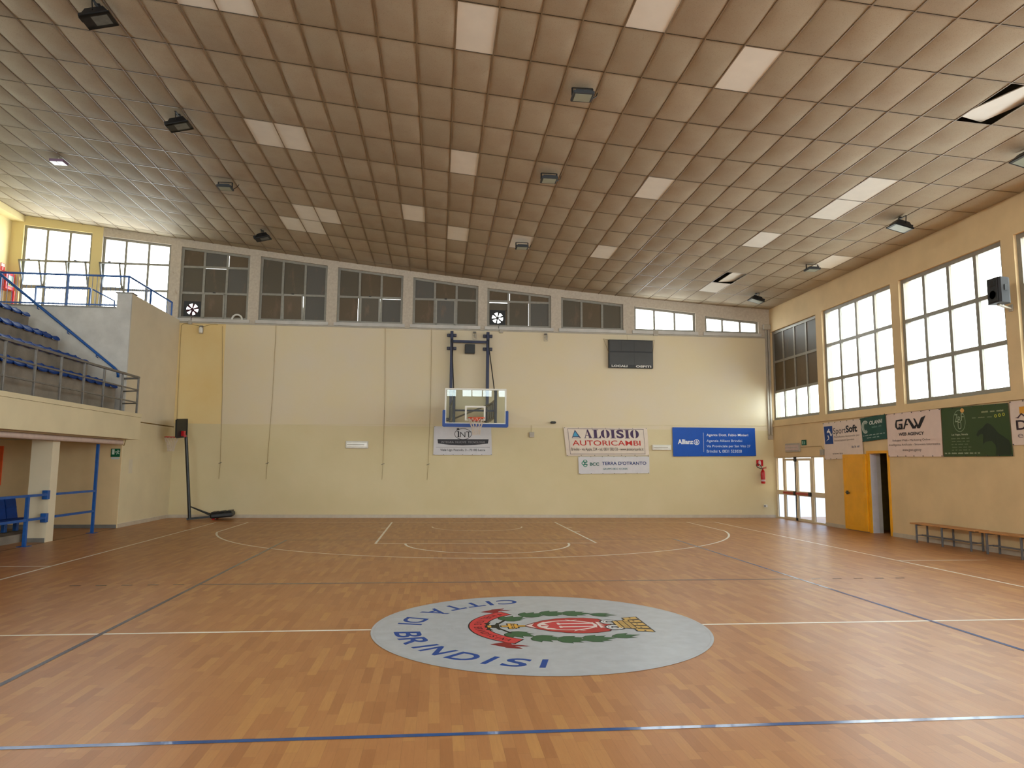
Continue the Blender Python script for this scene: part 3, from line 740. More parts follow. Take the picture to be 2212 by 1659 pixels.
# ------------------------------------------------------------------ glazed double door and yellow door in the right wall
def glazed_door():
    root = bpy.data.objects.new('door_1', None); root.location = (XR, 14.2, 0); COL.objects.link(root); struct(root)
    f = MB(); u0, u1, top = -15.80, -12.62, 2.06
    cols = [(-15.76,-15.25), (-15.20,-14.36), (-14.34,-13.40), (-13.35,-12.62)]
    q = lambda a, b, c, d, d0=.04, d1=.10: wprism(f, PR, [(a, b), (c, b), (c, d), (a, d)], d0, d1)
    q(u0+.09, top-.04, u1-.06, top); q(u0+.09, 0, u1-.06, .05); q(u0, 0, u0+.09, top); q(u1-.06, 0, u1, top)
    for u in (-15.225, -13.375): q(u-.045, .05, u+.045, top-.04)
    for a, b in ((u0+.09, -15.27), (-13.33, u1-.06)): q(a, .80, b, .95)
    f.build('door_frame', 'cream_pale', root)
    for a, b in ((-15.18, -14.365), (-14.345, -13.42)):
        l = MB()
        for (x0, z0, x1, z1) in ((a, .02, a+.07, 2.01), (b-.07, .02, b, 2.01), (a+.07, 1.93, b-.07, 2.01), (a+.07, .02, b-.07, .09), (a+.07, .80, b-.07, .95)): wprism(l, PR, [(x0, z0), (x1, z0), (x1, z1), (x0, z1)], .03, .08)
        lf = l.build('door_leaf', 'cream_pale', root)
        MB().bar(PR(a+.04, .88, -.02), PR(b-.04, .88, -.02), .05, .07).build('panic_bar', 'red_bar', lf)
        MB().bbox(PR(b-.10, .82, -.05), PR(b, .94, .03)).build('panic_bar_end', 'black', lf)
        gw, gb = MB(), MB(); gw.poly([PR(u, v, .055) for u, v in ((a+.07, .95), (b-.07, .95), (b-.07, 1.93), (a+.07, 1.93))]); gb.poly([PR(u, v, .055) for u, v in ((a+.07, .09), (b-.07, .09), (b-.07, .80), (a+.07, .80))])
        gw.build('upper_pane', 'door_glass_warm', lf); gb.build('lower_pane', 'door_glass_blue', lf)
    for a, b in ((u0+.09, -15.27), (-13.33, u1-.06)):
        gw, gb = MB(), MB(); gw.poly([PR(u, v, .07) for u, v in ((a, .95), (b, .95), (b, top-.04), (a, top-.04))]); gb.poly([PR(u, v, .07) for u, v in ((a, .05), (b, .05), (b, .80), (a, .80))])
        gw.build('upper_side_pane', 'door_glass_warm', root); gb.build('lower_side_pane', 'door_glass_blue', root)
    MB().bar(PR(-14.355, .03, .0), PR(-14.355, 2.0, .0), .03).build('lock_rod', 'darkgrey', root)
    MB().bbox(PR(-14.42, 1.90, -.02), PR(-14.30, 2.05, .03)).build('lock_head', 'black', root)
    MB().bbox(PR(-14.39, .01, -.02), PR(-14.32, .10, .03)).build('lock_foot', 'black', root)
glazed_door()
struct(MB().prism([PR(-15.76, -.01, 0), PR(-15.76, -.01, 6), PR(-12.6, -.01, 6), PR(-12.6, -.01, 0)], (0, 0, -.05)).build('path_outside', 'concrete'))
def yellow_door():
    root = bpy.data.objects.new('door_2', None); root.location = (XR, 9.9, 0); COL.objects.link(root); struct(root)
    f = MB()
    for a, b, c, d in ((-10.40, 0, -10.32, 2.17), (-9.51, 0, -9.45, 2.17), (-10.32, 2.10, -9.51, 2.17)): wprism(f, PR, [(a, b), (c, b), (c, d), (a, d)], -.03, .12)
    f.build('door_frame', 'yellow_door', root)
    l = MB().bbox((XR-.075, 10.40, .02), (XR-.03, 11.47, 2.09), .004)
    for a, b, c, d in ((10.48, 1.08, 11.39, 2.0), (10.48, .12, 11.39, .92)): 
        for s0 in ((a, b, c, b+.015), (a, d-.015, c, d), (a, b, a+.015, d), (c-.015, b, c, d)): l.box((XR-.082, s0[0], s0[1]), (XR-.074, s0[2], s0[3]))
    lf = l.build('door_leaf', 'yellow_door', root)
    h_ = MB().bbox((XR-.10, 11.24, .98), (XR-.074, 11.33, 1.08)); h_.bar((XR-.12, 11.31, 1.035), (XR-.12, 11.12, 1.02), .025); h_.bar((XR-.075, 11.29, 1.035), (XR-.125, 11.29, 1.035), .025)
    h_.build('door_handle', 'black', lf)
    for z in (.3, 1.1, 1.9): MB().tube([(XR-.04, 10.40, z-.05), (XR-.04, 10.40, z+.05)], .014, 8).build('hinge', 'yellow_door', root)
yellow_door()
c = MB(); x0, x1, ya, yb = XR+.3, XR+3.0, 8.6, 11.2
c.box((x0, ya, 0), (x1, ya+.1, 2.7)); c.box((x0, yb-.1, 0), (x1, yb, 2.7)); c.box((x1, ya, 0), (x1+.1, yb, 2.7)); c.box((x0, ya, 2.6), (x1, yb, 2.7))
struct(c.build('wall_corridor', 'brown_dark'))
struct(MB().box((XR+.02, 10.30, 0), (XR+.19, 10.328, 2.10)).build('door_jamb', 'jamb'))
struct(MB().box((XR+.19, 10.30, 0), (XR+.30, 10.328, 2.10)).build('door_jamb_inner', 'grey_plaster'))
tag(MB().bar((XR+.95, 10.9, .95), (XR+.95, 8.9, .95), .05).build('handrail', 'black'), 'dark horizontal rail inside the open yellow doorway', 'handrail')

# ------------------------------------------------------------------ banners
def sheet_part(root, mb, name, m): return mb.build(name, m, root)
def slices(pts, w=.02):
    lo, hi = min(p[0] for p in pts), max(p[0] for p in pts)
    if hi-lo <= w*1.5: return [pts]
    def clip(P_, s, sg):
        out = []
        for i in range(len(P_)):
            a, b = P_[i-1], P_[i]; ia, ib = (a[0]-s)*sg >= 0, (b[0]-s)*sg >= 0
            if ia != ib: t = (s-a[0])/(b[0]-a[0]); out.append((s, a[1]+(b[1]-a[1])*t))
            if ib: out.append(b)
        return out
    n = max(2, int((hi-lo)/w)); res = []
    for i in range(n):
        q = clip(clip(pts, lo+(hi-lo)*i/n, 1), lo+(hi-lo)*(i+1)/n, -1)
        if len(q) > 2: res.append(q)
    return res
def banner(label, P, corners, col, items, amp=.008, seed=0, name='banner', cat='banner', grp='sponsor banners'):
    """corners: (u, v) of BL, BR, TR, TL on plane P"""
    BL, BR_, TR, TL = corners
    root = thing(name, label, cat, P((BL[0]+BR_[0])/2, (BL[1]+BR_[1])/2, -.012), grp)
    rr = random.Random(seed); ph = [rr.uniform(0, 6.28) for _ in range(4)]; fq = [rr.uniform(4, 7), rr.uniform(9, 14), rr.uniform(3, 5)]
    def fm(d):
        def f(s, t):
            u = (BL[0]*(1-s)+BR_[0]*s)*(1-t)+(TL[0]*(1-s)+TR[0]*s)*t; v = (BL[1]*(1-s)+BR_[1]*s)*(1-t)+(TL[1]*(1-s)+TR[1]*s)*t
            wv = .02+amp*(1+math.sin(fq[0]*s*2+ph[0]+2*t)*.6+math.sin(fq[1]*s+ph[1]-3*t)*.4*(.4+t))
            return P(u, v, -.006-wv-d)
        return f
    n, k = 48, 16; mb = MB(); f0 = fm(0)
    mb.add([f0(i/n, j/k) for i in range(n+1) for j in range(k+1)], [(i*(k+1)+j, (i+1)*(k+1)+j, (i+1)*(k+1)+j+1, i*(k+1)+j+1) for i in range(n) for j in range(k)])
    ey = mb
    for i in range(7):
        for t in (.015, .985): p = fm(.003)((i+.08)/6.16, t); ey.box([c_-.010 for c_ in p], [c_+.010 for c_ in p], 1)
    mb.build('sheet', [ink(*col), 'darkgrey'], root, smooth=True)
    for it in items:
        kind = it[0]; mb = MB(); fd = fm(.004 if kind != 'over' else .007)
        if kind == 'text':
            _, body, rect, c_, bold, shear = it; text_on(mb, body, rect, fd, bold, shear); mb.build('lettering', ink(*c_), root)
        elif kind == 'over':
            _, body, rect, c_, bold, shear = it; text_on(mb, body, rect, fd, bold, shear); mb.build('lettering', ink(*c_), root)
        elif kind in ('poly', 'poly2', 'over2'):
            fd = fm({'poly': .004, 'poly2': .006}.get(kind, .008))
            for pts in it[1]:
                for q_ in slices(pts): mb.poly([fd(*q) for q in q_])
            mb.build(it[3] if len(it) > 3 else 'logo_mark', ink(*it[2]), root)
        elif kind == 'dash':
            _, rect, c_, nwd = it; s0, t0, s1, t1 = rect; x = s0; r2 = random.Random(int(s0*1e4+t0*1e3))
            while x < s1-.01:
                wd = min(r2.uniform(.5, 1.5)*(s1-s0)/nwd, s1-x); y0_ = t0
                mm = max(1, int(wd/((t1-t0)*.20)))
                for i in range(mm):
                    xa = x+wd*i/mm; hgt = (t1-t0)*r2.choice((.75, .75, .75, 1)); mb.poly([fd(xa, t0), (fd(xa+wd/mm*.62, t0)), fd(xa+wd/mm*.62, t0+hgt), fd(xa, t0+hgt)])
                x += wd+.35*(s1-s0)/nwd
            mb.build('small_print', ink(*c_), root)
    return root
R_ = lambda a, b, c, d: [(a, b), (c, b), (c, d), (a, d)]
def rg(c, ra, rb, w_, wb_=None, n=36, a0=0, a1=2*PI):
    wb_ = wb_ or w_; out = []
    for i in range(n):
        t0, t1 = a0+(a1-a0)*i/n, a0+(a1-a0)*(i+1)/n
        out.append([(c[0]+(ra)*math.cos(t0), c[1]+rb*math.sin(t0)), (c[0]+ra*math.cos(t1), c[1]+rb*math.sin(t1)), (c[0]+(ra-w_)*math.cos(t1), c[1]+(rb-wb_)*math.sin(t1)), (c[0]+(ra-w_)*math.cos(t0), c[1]+(rb-wb_)*math.sin(t0))])
    return out
def disc_(c, ra, rb, n=32): return [[(c[0]+ra*math.cos(2*PI*i/n), c[1]+rb*math.sin(2*PI*i/n)) for i in range(n)]]
K = (38, 34, 40)
banner('silver grey banner with an oval logo and a street address, hung below the glass backboard', PB, ((-1.28, 2.03), (.65, 2.04), (.61, 2.99), (-1.27, 2.97)), (206, 204, 208), [
    ('poly', [[(.065, .55), (.95, .55), (.935, .40), (.70, .35), (.5, .335), (.28, .35), (.075, .40)]], (54, 52, 58)),
    ('poly2', disc_((.505, .73), .150, .195), (206, 204, 208)), ('over2', rg((.505, .73), .150, .195, .009, .018), (48, 46, 52)),
    ('over', 'N', (.455, .62, .545, .80), K, 0, 0), ('over', 'T', (.555, .62, .65, .82), K, 0, 0),
    ('over2', [R_(.405, .62, .445, .64), R_(.413, .62, .437, .82), R_(.395, .81, .437, .83)], K), ('over2', disc_((.418, .90), .024, .042), (70, 68, 74)),
    ('over', 'INTEGRA', (.13, .415, .345, .485), (150, 148, 152), 0, 0), ('over', 'NUOVE', (.375, .415, .56, .485), (150, 148, 152), 0, 0), ('over', 'TECNOLOGIE', (.59, .415, .885, .485), (150, 148, 152), 0, 0),
    ('poly', [R_(.04, .265, .965, .274)], (70, 68, 74), 'rule_line'), ('text', 'Viale Ugo Foscolo, 3 - 73100 Lecce', (.115, .115, .885, .215), (44, 42, 48), .012, 0)], .014, 1)
# big stencil serif capitals
def slab(ch, x0, x1, y0, y1):
    W_ = x1-x0; H_ = y1-y0; q = lambda pts: [(x0+a*W_, y0+b*H_) for a, b in pts]
    if ch == 'A': return [q([(.06, .06), (.14, .06), (.50, .86), (.46, .94)]), q([(.46, 1), (.58, 1), (.98, .06), (.64, .06), (.40, .90)]), q([(.0, 0), (.24, 0), (.24, .06), (.0, .06)]), q([(.56, 0), (1, 0), (1, .06), (.56, .06)]), q([(.24, .30), (.56, .30), (.54, .36), (.27, .36)])]
    if ch == 'L': return [q([(.18, 0), (.55, 0), (.55, 1), (.18, 1)]), q([(.0, .94), (.74, .94), (.74, 1), (.0, 1)]), q([(.0, 0), (1, 0), (1, .06), (.0, .06)]), q([(.72, .06), (1, .06), (1, .36)])]
    if ch == 'I': return [q([(.22, 0), (.78, 0), (.78, 1), (.22, 1)]), q([(0, .94), (1, .94), (1, 1), (0, 1)]), q([(0, 0), (1, 0), (1, .06), (0, .06)])]
    if ch == 'O':
        o = []
        for s in (-1, 1): o.append(q([(.5+s*.09, .02)]+[(.5+s*.5*math.cos(t), .5+.5*math.sin(t)) for t in [-PI/2*.86+PI*.86*i/14 for i in range(15)]]+[(.5+s*.09, .98)]+[(.5+s*(.09+.06*math.cos(t)), .5+.38*math.sin(t)) for t in [PI/2-PI*i/8 for i in range(9)]]))
        return o
    return []
al = []
for ch, a, b in (('A', .235, .325), ('L', .335, .435), ('O', .437, .542), ('I', .548, .612), ('I', .720, .783), ('O', .788, .893)): al += slab(ch, a, b, .62, .93)
banner('cream banner reading in purple and red capitals, hung above the smaller white banner', PB, ((3.15, 2.04), (5.98, 2.07), (5.92, 3.0), (3.04, 2.99)), (224, 210, 196), [
    ('poly', [R_(.045, .945, .955, .958), R_(.045, .055, .955, .068), R_(.046, .06, .050, .95), R_(.951, .06, .954, .95)], (62, 44, 66), 'border_line'),
    ('poly', [[(.085, .62), (.195, .62), (.132, .92)]], (58, 62, 92)), ('poly2', [[(.102, .685), (.165, .685), (.165, .70), (.132, .865)]], (74, 156, 196)), ('poly2', [[(.092, .632), (.180, .632), (.172, .66), (.10, .66)]], (214, 206, 204)),
    ('poly', al, (72, 48, 84), 'lettering'), ('text', 'S', (.622, .62, .712, .935), (72, 48, 84), .035, 0),
    ('text', 'AUTORICAMBI', (.085, .36, .905, .545), (190, 40, 30), .008, 0), ('text', 'Brindisi - via Appia, 234 - tel. 0831 582133 - www.aloisioricambi.it', (.065, .155, .935, .285), (60, 52, 36), .01, 0)], .008, 2)
banner('small white banner with a green knot logo, overlapping under the cream banner', PB, ((3.56, 1.44), (5.98, 1.48), (5.98, 2.045), (3.54, 2.02)), (214, 212, 216), [
    ('poly', rg((.095, .72), .030, .10, .011, .036) + rg((.095, .50), .030, .10, .011, .036) + rg((.075, .61), .032, .11, .011, .036, 36, .9, 5.4), (16, 132, 100)),
    ('poly2', rg((.112, .61), .030, .10, .010, .034, 36, .9, 5.4), (20, 92, 84)),
    ('text', 'BCC', (.160, .47, .290, .65), (20, 96, 84), .03, 0), ('text', "TERRA D'OTRANTO", (.330, .50, .955, .70), (30, 52, 116), .02, 0),
    ('text', 'GRUPPO BCC ICCREA', (.340, .225, .690, .325), (52, 112, 112), .015, 0)], .008, 3)
W = (232, 234, 240)
banner('bright blue banner with white lettering beside the right corner', PB, ((6.81, 2.05), (9.75, 2.09), (9.73, 3.05), (6.80, 3.04)), (16, 80, 176), [
    ('text', 'Allianz', (.060, .42, .245, .59), W, .035, 0), ('poly', rg((.285, .49), .034, .098, .0075, .021), W), ('poly', [R_(.270, .44, .277, .52), R_(.282, .42, .289, .56), R_(.294, .44, .301, .52)], W),
    ('poly', [R_(.366, .15, .370, .82)], (196, 206, 226), 'rule_line'),
    ('text', 'Agente Dott. Fabio Minieri', (.405, .675, .912, .785), W, .010, 0), ('text', 'Agenzia Allianz Brindisi', (.405, .47, .835, .58), (196, 212, 238), .006, 0),
    ('text', 'Via Provinciale per San Vito 27', (.405, .285, .935, .395), (206, 220, 242), .006, 0), ('text', 'Brindisi', (.405, .125, .530, .225), (196, 212, 238), .006, 0),
    ('text', '0831 523028', (.590, .12, .825, .225), (206, 220, 242), .006, 0), ('poly', [[(.548, .21), (.556, .215), (.562, .15), (.574, .135), (.57, .115), (.556, .13)]], (206, 220, 242))], .012, 4)
banner('white banner with a blue runner logo, partly behind the open yellow door', PR, ((-12.48, 1.95), (-10.52, 1.99), (-10.58, 3.06), (-12.50, 3.04)), (226, 208, 194), [
    ('poly', [[(.035, .42), (.275, .41), (.262, .86), (.262, .90), (.025, .90)]], (22, 62, 130)),
    ('poly2', [[(.10, .74), (.13, .79), (.20, .76), (.215, .70), (.235, .66), (.245, .69), (.262, .70), (.235, .62), (.20, .64), (.185, .71), (.135, .735), (.115, .71)], [(.115, .645), (.135, .66), (.165, .60), (.155, .54), (.13, .535), (.07, .50), (.12, .555), (.145, .57)]], (226, 222, 222)),
    ('poly2', disc_((.165, .80), .017, .028), (226, 222, 222)),
    ('text', 'Sport', (.285, .62, .615, .835), (44, 46, 56), 0, 0), ('text', 'Soft', (.620, .675, .905, .865), (30, 30, 38), .04, 0),
    ('text', 'Piattaforma Gestionale per', (.30, .55, .95, .615), (120, 100, 92), 0, 0), ('text', 'Associazioni Sportive', (.30, .455, .82, .52), (120, 100, 92), 0, 0),
    ('dash', (.745, .27, .93, .33), (120, 122, 140), 3), ('text', 'www.tes', (.24, .125, .50, .165), (110, 92, 84), 0, 0)], .010, 5)
banner('small dark green banner with a big pale letter C above the yellow door', PR, ((-10.53, 2.42), (-9.45, 2.47), (-9.47, 3.12), (-10.58, 3.06)), (24, 76, 66), [
    ('poly', rg((.185, .60), .155, .27, .10, .13, 30, .75, 5.35), (150, 164, 152)), ('poly2', rg((.185, .60), .155, .27, .018, .03, 30, .75, 5.35), (196, 204, 196)),
    ('text', 'OLANNI', (.36, .66, .88, .82), (214, 220, 214), .025, .15), ('dash', (.44, .52, .88, .60), (104, 140, 128), 3),
    ('dash', (.05, .225, .94, .265), (196, 208, 202), 9), ('dash', (.22, .115, .70, .155), (176, 194, 186), 4)], .010, 6)
def gaw():
    G = [[(.175, .70), (.20, .79), (.335, .80), (.335, .755), (.225, .755), (.215, .72), (.215, .645), (.225, .61), (.285, .61), (.285, .665), (.25, .665), (.25, .70), (.325, .70), (.325, .57), (.21, .57), (.175, .63)]]
    A = [[(.33, .57), (.36, .57), (.425, .79), (.395, .80)], [(.37, .655), (.43, .655), (.42, .69), (.38, .69)]]
    Wd = [[(.415, .80), (.455, .80), (.545, .60), (.52, .57), (.50, .57)], [(.515, .57), (.555, .57), (.575, .63), (.55, .66)], [(.52, .80), (.55, .79), (.60, .645), (.655, .80), (.745, .84), (.63, .57), (.585, .57)]]
    return G+A+Wd
banner('white banner with bold black three-letter logo right of the yellow doorway', PR, ((-9.41, 2.01), (-7.43, 1.99), (-7.42, 3.09), (-9.46, 3.10)), (228, 206, 196), [
    ('poly', [[(min(max((s-.46)*1.0+.46, 0), 1), t+.05) for s, t in q] for q in gaw()], (26, 22, 30), 'lettering'),
    ('text', 'WEB AGENCY', (.235, .475, .70, .545), (26, 22, 30), .03, .1), ('text', 'Sviluppo Web - Marketing Online', (.10, .335, .80, .395), (92, 78, 74), 0, 0),
    ('text', 'Intelligenza Artificiale - Sicurezza Informatica', (.03, .235, .965, .295), (92, 78, 74), 0, 0), ('text', 'www.gaw.agency', (.28, .105, .64, .165), (92, 78, 74), 0, .1)], .012, 7)
gz = (196, 204, 184)
def blob(): return [[(.53, .42), (.56, .50), (.63, .56), (.68, .63), (.70, .64), (.74, .62), (.80, .52), (.84, .44), (.90, .38), (.97, .30), (.99, .20), (.985, .02), (.78, .02), (.80, .14), (.79, .22), (.74, .30), (.66, .28), (.62, .24), (.615, .22), (.64, .30), (.66, .36), (.62, .44), (.57, .42), (.55, .38)]]
banner('dark green banner with an oval outline logo and a black animal shape', PR, ((-7.41, 1.99), (-5.43, 1.98), (-5.47, 3.06), (-7.41, 3.09)), (58, 78, 44), [
    ('poly', blob(), (40, 52, 38)), ('poly', rg((.285, .72), .10, .225, .008, .014), (130, 150, 116)),
    ('text', 'Z', (.215, .70, .262, .86), (160, 176, 146), 0, 0), ('text', 'B', (.262, .68, .308, .81), (160, 176, 146), 0, 0), ('text', 'F', (.318, .72, .362, .87), (160, 176, 146), 0, 0), ('text', 'U', (.258, .55, .312, .69), (160, 176, 146), 0, 0),
    ('poly2', disc_((.345, .925), .032, .045), (222, 168, 92)),
    ('text', 'Las Vegas, Nevada', (.15, .415, .405, .465), (190, 196, 168), .01, 0)] + [('dash', (.14+.008*(i % 2), .355-.058*i, .42+.02*(i == 3), .375-.058*i), (134, 146, 112), 5) for i in range(5)] + [
    ('dash', (.03, .055, .565, .085), (190, 196, 168), 10), ('dash', (.63, .85, .945, .885), (176, 180, 140), 4), ('dash', (.49, .75, .77, .772), (140, 148, 112), 3),
    ('poly', rg((.82, .77), .018, .03, .008, .014) + rg((.875, .78), .018, .03, .008, .014) + rg((.93, .79), .018, .03, .008, .014), (196, 196, 70))], .010, 8)
banner('white banner with an orange square and dark serif lettering at the right edge', PR, ((-5.42, 2.20), (-3.4, 2.20), (-3.4, 3.08), (-5.44, 3.08)), (224, 206, 194), [
    ('poly', [R_(.12, .70, .30, .86)], (222, 160, 60)), ('poly2', [[(.06, .615), (.09, .625), (.14, .72), (.19, .64), (.26, .78), (.36, .615), (.34, .60), (.26, .73), (.19, .60), (.14, .68), (.10, .60)]], (70, 50, 60)),
    ('text', 'DI', (.065, .34, .235, .56), (58, 44, 52), .02, 0), ('text', 'edi', (.075, .16, .25, .29), (140, 126, 124), 0, 0)], .008, 9)

# ------------------------------------------------------------------ signs
def sign(label, P, u0, v0, u1, v1, col, white, marks, name='sign', cat='sign', foot=True):
    root = thing(name, label, cat, P((u0+u1)/2, v0, -.01))
    b = MB(); wprism(b, P, [(u0, v0), (u1, v0), (u1, v1), (u0, v1)], -.012, -.002); b.build('panel', ink(*col), root)
    mk = MB(); f = lambda s, t: P(u0+(u1-u0)*s, v0+(v1-v0)*t, -.015)
    for q in marks: mk.poly([f(*p) for p in q])
    mk.build('pictogram', ink(*white), root); return root
man = [R_(.12, .30, .40, .92), [(.46, .60), (.56, .72), (.56, .65), (.68, .65), (.68, .56), (.56, .56), (.56, .48)], [(.72, .85), (.80, .88), (.80, .78), (.90, .70), (.96, .74), (.92, .62), (.82, .66), (.80, .55), (.92, .42), (.90, .34), (.78, .46), (.70, .38), (.64, .30), (.60, .36), (.70, .48), (.72, .62)]]
P12 = Plane((0, 12.17, 0), (1,0,0), (0,1,0))
sign('green emergency exit sign on the wall under the balcony', P12, -9.765, 1.86, -9.535, 2.08, (12, 92, 62), (206, 222, 210), man)
tag(MB().box((-9.75, 12.16, 1.80), (-9.55, 12.169, 1.85)).build('sign_plate', ink(196, 204, 206)), 'thin white text strip just below the green exit sign under the balcony', 'sign')
sign('small green exit sign above the glazed double door', PR, -13.86, 2.41, -13.57, 2.58, (18, 88, 62), (150, 190, 164), [R_(.15, .2, .42, .8), [(.55, .2), (.62, .5), (.58, .8), (.72, .75), (.80, .5), (.75, .2)]])
sign('red fire extinguisher sign on the back wall beside the blue banner', PB, 9.76, 1.75, 10.0, 1.96, (186, 24, 34), (228, 214, 214), [[(.38, .08), (.66, .08), (.68, .5), (.62, .78), (.55, .92), (.45, .92), (.40, .75), (.36, .5)], [(.28, .3), (.32, .3), (.30, .6), (.36, .84), (.32, .86), (.25, .62)]])
tag(MB().box((9.82, YB-.01, 1.70), (10.0, YB-.002, 1.745)).build('sign_plate', ink(204, 196, 180)), 'thin pale strip between the red extinguisher sign and the extinguisher', 'sign')
PL = Plane((XL, 0, 0), (0,1,0), (-1,0,0))
sign('small red and white fire sign high on the yellow wall above the hose cabinet', PL, 15.4, 7.66, 15.62, 7.9, (206, 60, 62), (232, 226, 222), [R_(.1, .55, .9, .95), [(.4, .1), (.6, .1), (.6, .5), (.4, .5)]])
tag(MB().box((XS+.001, 12.66, 1.42), (XS+.006, 12.90, 1.80)).build('notice', 'notice'), 'faint paper notice on the side wall right of the balcony', 'notice')
tag(MB().box((-12.9, 12.14, 1.1), (-12.44, 12.169, 2.12)).build('poster', 'orange'), 'bright orange poster at the left edge under the balcony', 'poster')

# ------------------------------------------------------------------ wall mounted hoop
def hoop():
    t = thing('basketball_hoop', 'wall mounted basketball hoop with glass backboard, blue padding and orange rim', 'basketball hoop', (-.06, 15.7, 3.0))
    for x in (-.74, .46):
        MB().bbox((x-.05, 15.56, 3.02), (x+.05, 15.68, 6.13), .008).build('wall_post', 'blue_dark', t)
        for z in (6.01, 5.57, 3.2):
            p = MB().bbox((x-.155, 15.68, z-.05), (x+.155, 15.775, z+.05), .008).build('wall_bracket', 'blue_dark', t)
            b = MB()
            for s in (-.105, .105): b.lathe([(.022, 0), (.022, .012), (.012, .02)], (x+s, 15.68, z), 8, 0, 'y')
            b.build('bolt', 'greysteel', p)
    MB().bar((-.74, 15.62, 5.79), (.46, 15.62, 5.79), .08).build('crossbar', 'blue_dark', t)
    for x in (-.69, .53):
        MB().bbox((x-.04, 12.96, 2.93), (x+.04, 13.04, 3.90), .006).build('board_post', 'blue_dark', t)
        tr = MB(); xa = -.74 if x < 0 else .46; ya, yb = 15.6, 13.03
        lerp = lambda k: (xa+(x-xa)*k, ya+(yb-ya)*k)
        for z in (3.12, 3.62): tr.bar((xa, ya, z), (x, yb, z), .05)
        n = 9
        for i in range(n):
            a, b = lerp(i/n), lerp((i+1)/n); tr.bar((a[0], a[1], 3.12 if i % 2 else 3.62), (b[0], b[1], 3.62 if i % 2 else 3.12), .03); tr.bar((a[0], a[1], 3.12), (a[0], a[1], 3.62), .028)
        tr.build('truss_arm', 'greysteel', t)
        MB().tube([(xa, 15.56, 5.86), (x, 13.03, 3.64)], .016, 8).build('tie_rod', 'black', t)
    MB().bar((-.69, 13.03, 3.30), (.53, 13.03, 3.30), .05).build('board_rail', 'blue_dark', t)
    MB().bar((-.72, 14.9, 3.14), (.48, 14.0, 3.6), .045).build('diagonal_brace', 'greysteel', t)
    # board
    x0, x1, z0, z1, yf = -.96, .84, 2.89, 3.94, 12.90
    MB().box((x0+.03, yf+.004, z0+.03), (x1-.03, yf+.016, z1-.03)).build('backboard_glass', 'backboard_glass', t)
    f = MB()
    for a, b in (((x0, z0), (x1, z0+.045)), ((x0, z1-.045), (x1, z1)), ((x0, z0+.045), (x0+.045, z1-.045)), ((x1-.045, z0+.045), (x1, z1-.045))): f.box((a[0], yf-.012, a[1]), (b[0], yf+.03, b[1]))
    f.build('backboard_frame', 'white', t)
    f = MB(); X, a, b, c, d = 0, -.37, .23, 3.0, 3.43
    for p, q in (((a, c), (a+.05, d-.05)), ((b-.05, c), (b, d-.05)), ((a, d-.05), (b, d)), ((a+.05, c), (b-.05, c+.03))): f.box((p[0], yf-.002, p[1]), (q[0], yf+.003, q[1]))
    f.build('target_square', 'white', t)
    pd = MB(); o = [(x0-.06, 3.27), (x0-.045, 3.30), (x0+.02, 3.29), (x0+.02, z0+.02), (x1-.02, z0+.02), (x1-.02, 3.29), (x1+.045, 3.30), (x1+.06, 3.27), (x1+.06, z0-.05), (x1+.03, z0-.08), (x0-.03, z0-.08), (x0-.06, z0-.05)]
    pd.prism([(x, yf-.03, z) for x, z in o], (0, .07, 0)); pd.build('padding', 'blue_pad', t)
    rc = (-.06, 12.43, 3.05); rm = MB().torus(rc, .235, .012, 40, 8); rm.bbox((rc[0]-.09, 12.64, 2.97), (rc[0]+.09, 12.90, 3.04), .01); rm.bar((rc[0]-.1, 12.88, 2.98), (rc[0]-.16, 12.60, 3.04), .018); rm.bar((rc[0]+.1, 12.88, 2.98), (rc[0]+.16, 12.60, 3.04), .018)
    rm.build('rim', 'orange_rim', t, smooth=True)
    net_on(t, rc, .235, .48)
def net_on(t, c, R, H, n=12, d=None):
    mb = MB(); lev = 5; rad = [R, R*.86, R*.70, R*.57, R*.49, R*.47]
    for i in range(n):
        for s in (-1, 1):
            pts = [(c[0]+rad[l]*math.cos(2*PI*(i+s*.5*l)/n), c[1]+rad[l]*math.sin(2*PI*(i+s*.5*l)/n), c[2]-.01-H*(l/lev)**1.0) for l in range(lev+1)]
            mb.tube(pts, .0055, 4)
    return mb.build('net', 'net', t)
hoop()
tag(MB().bbox((-.30, 15.60, 5.40), (.03, 15.79, 5.71), .01).build('wall_speaker', 'black'), 'black square box speaker between the hoop wall posts', 'speaker')

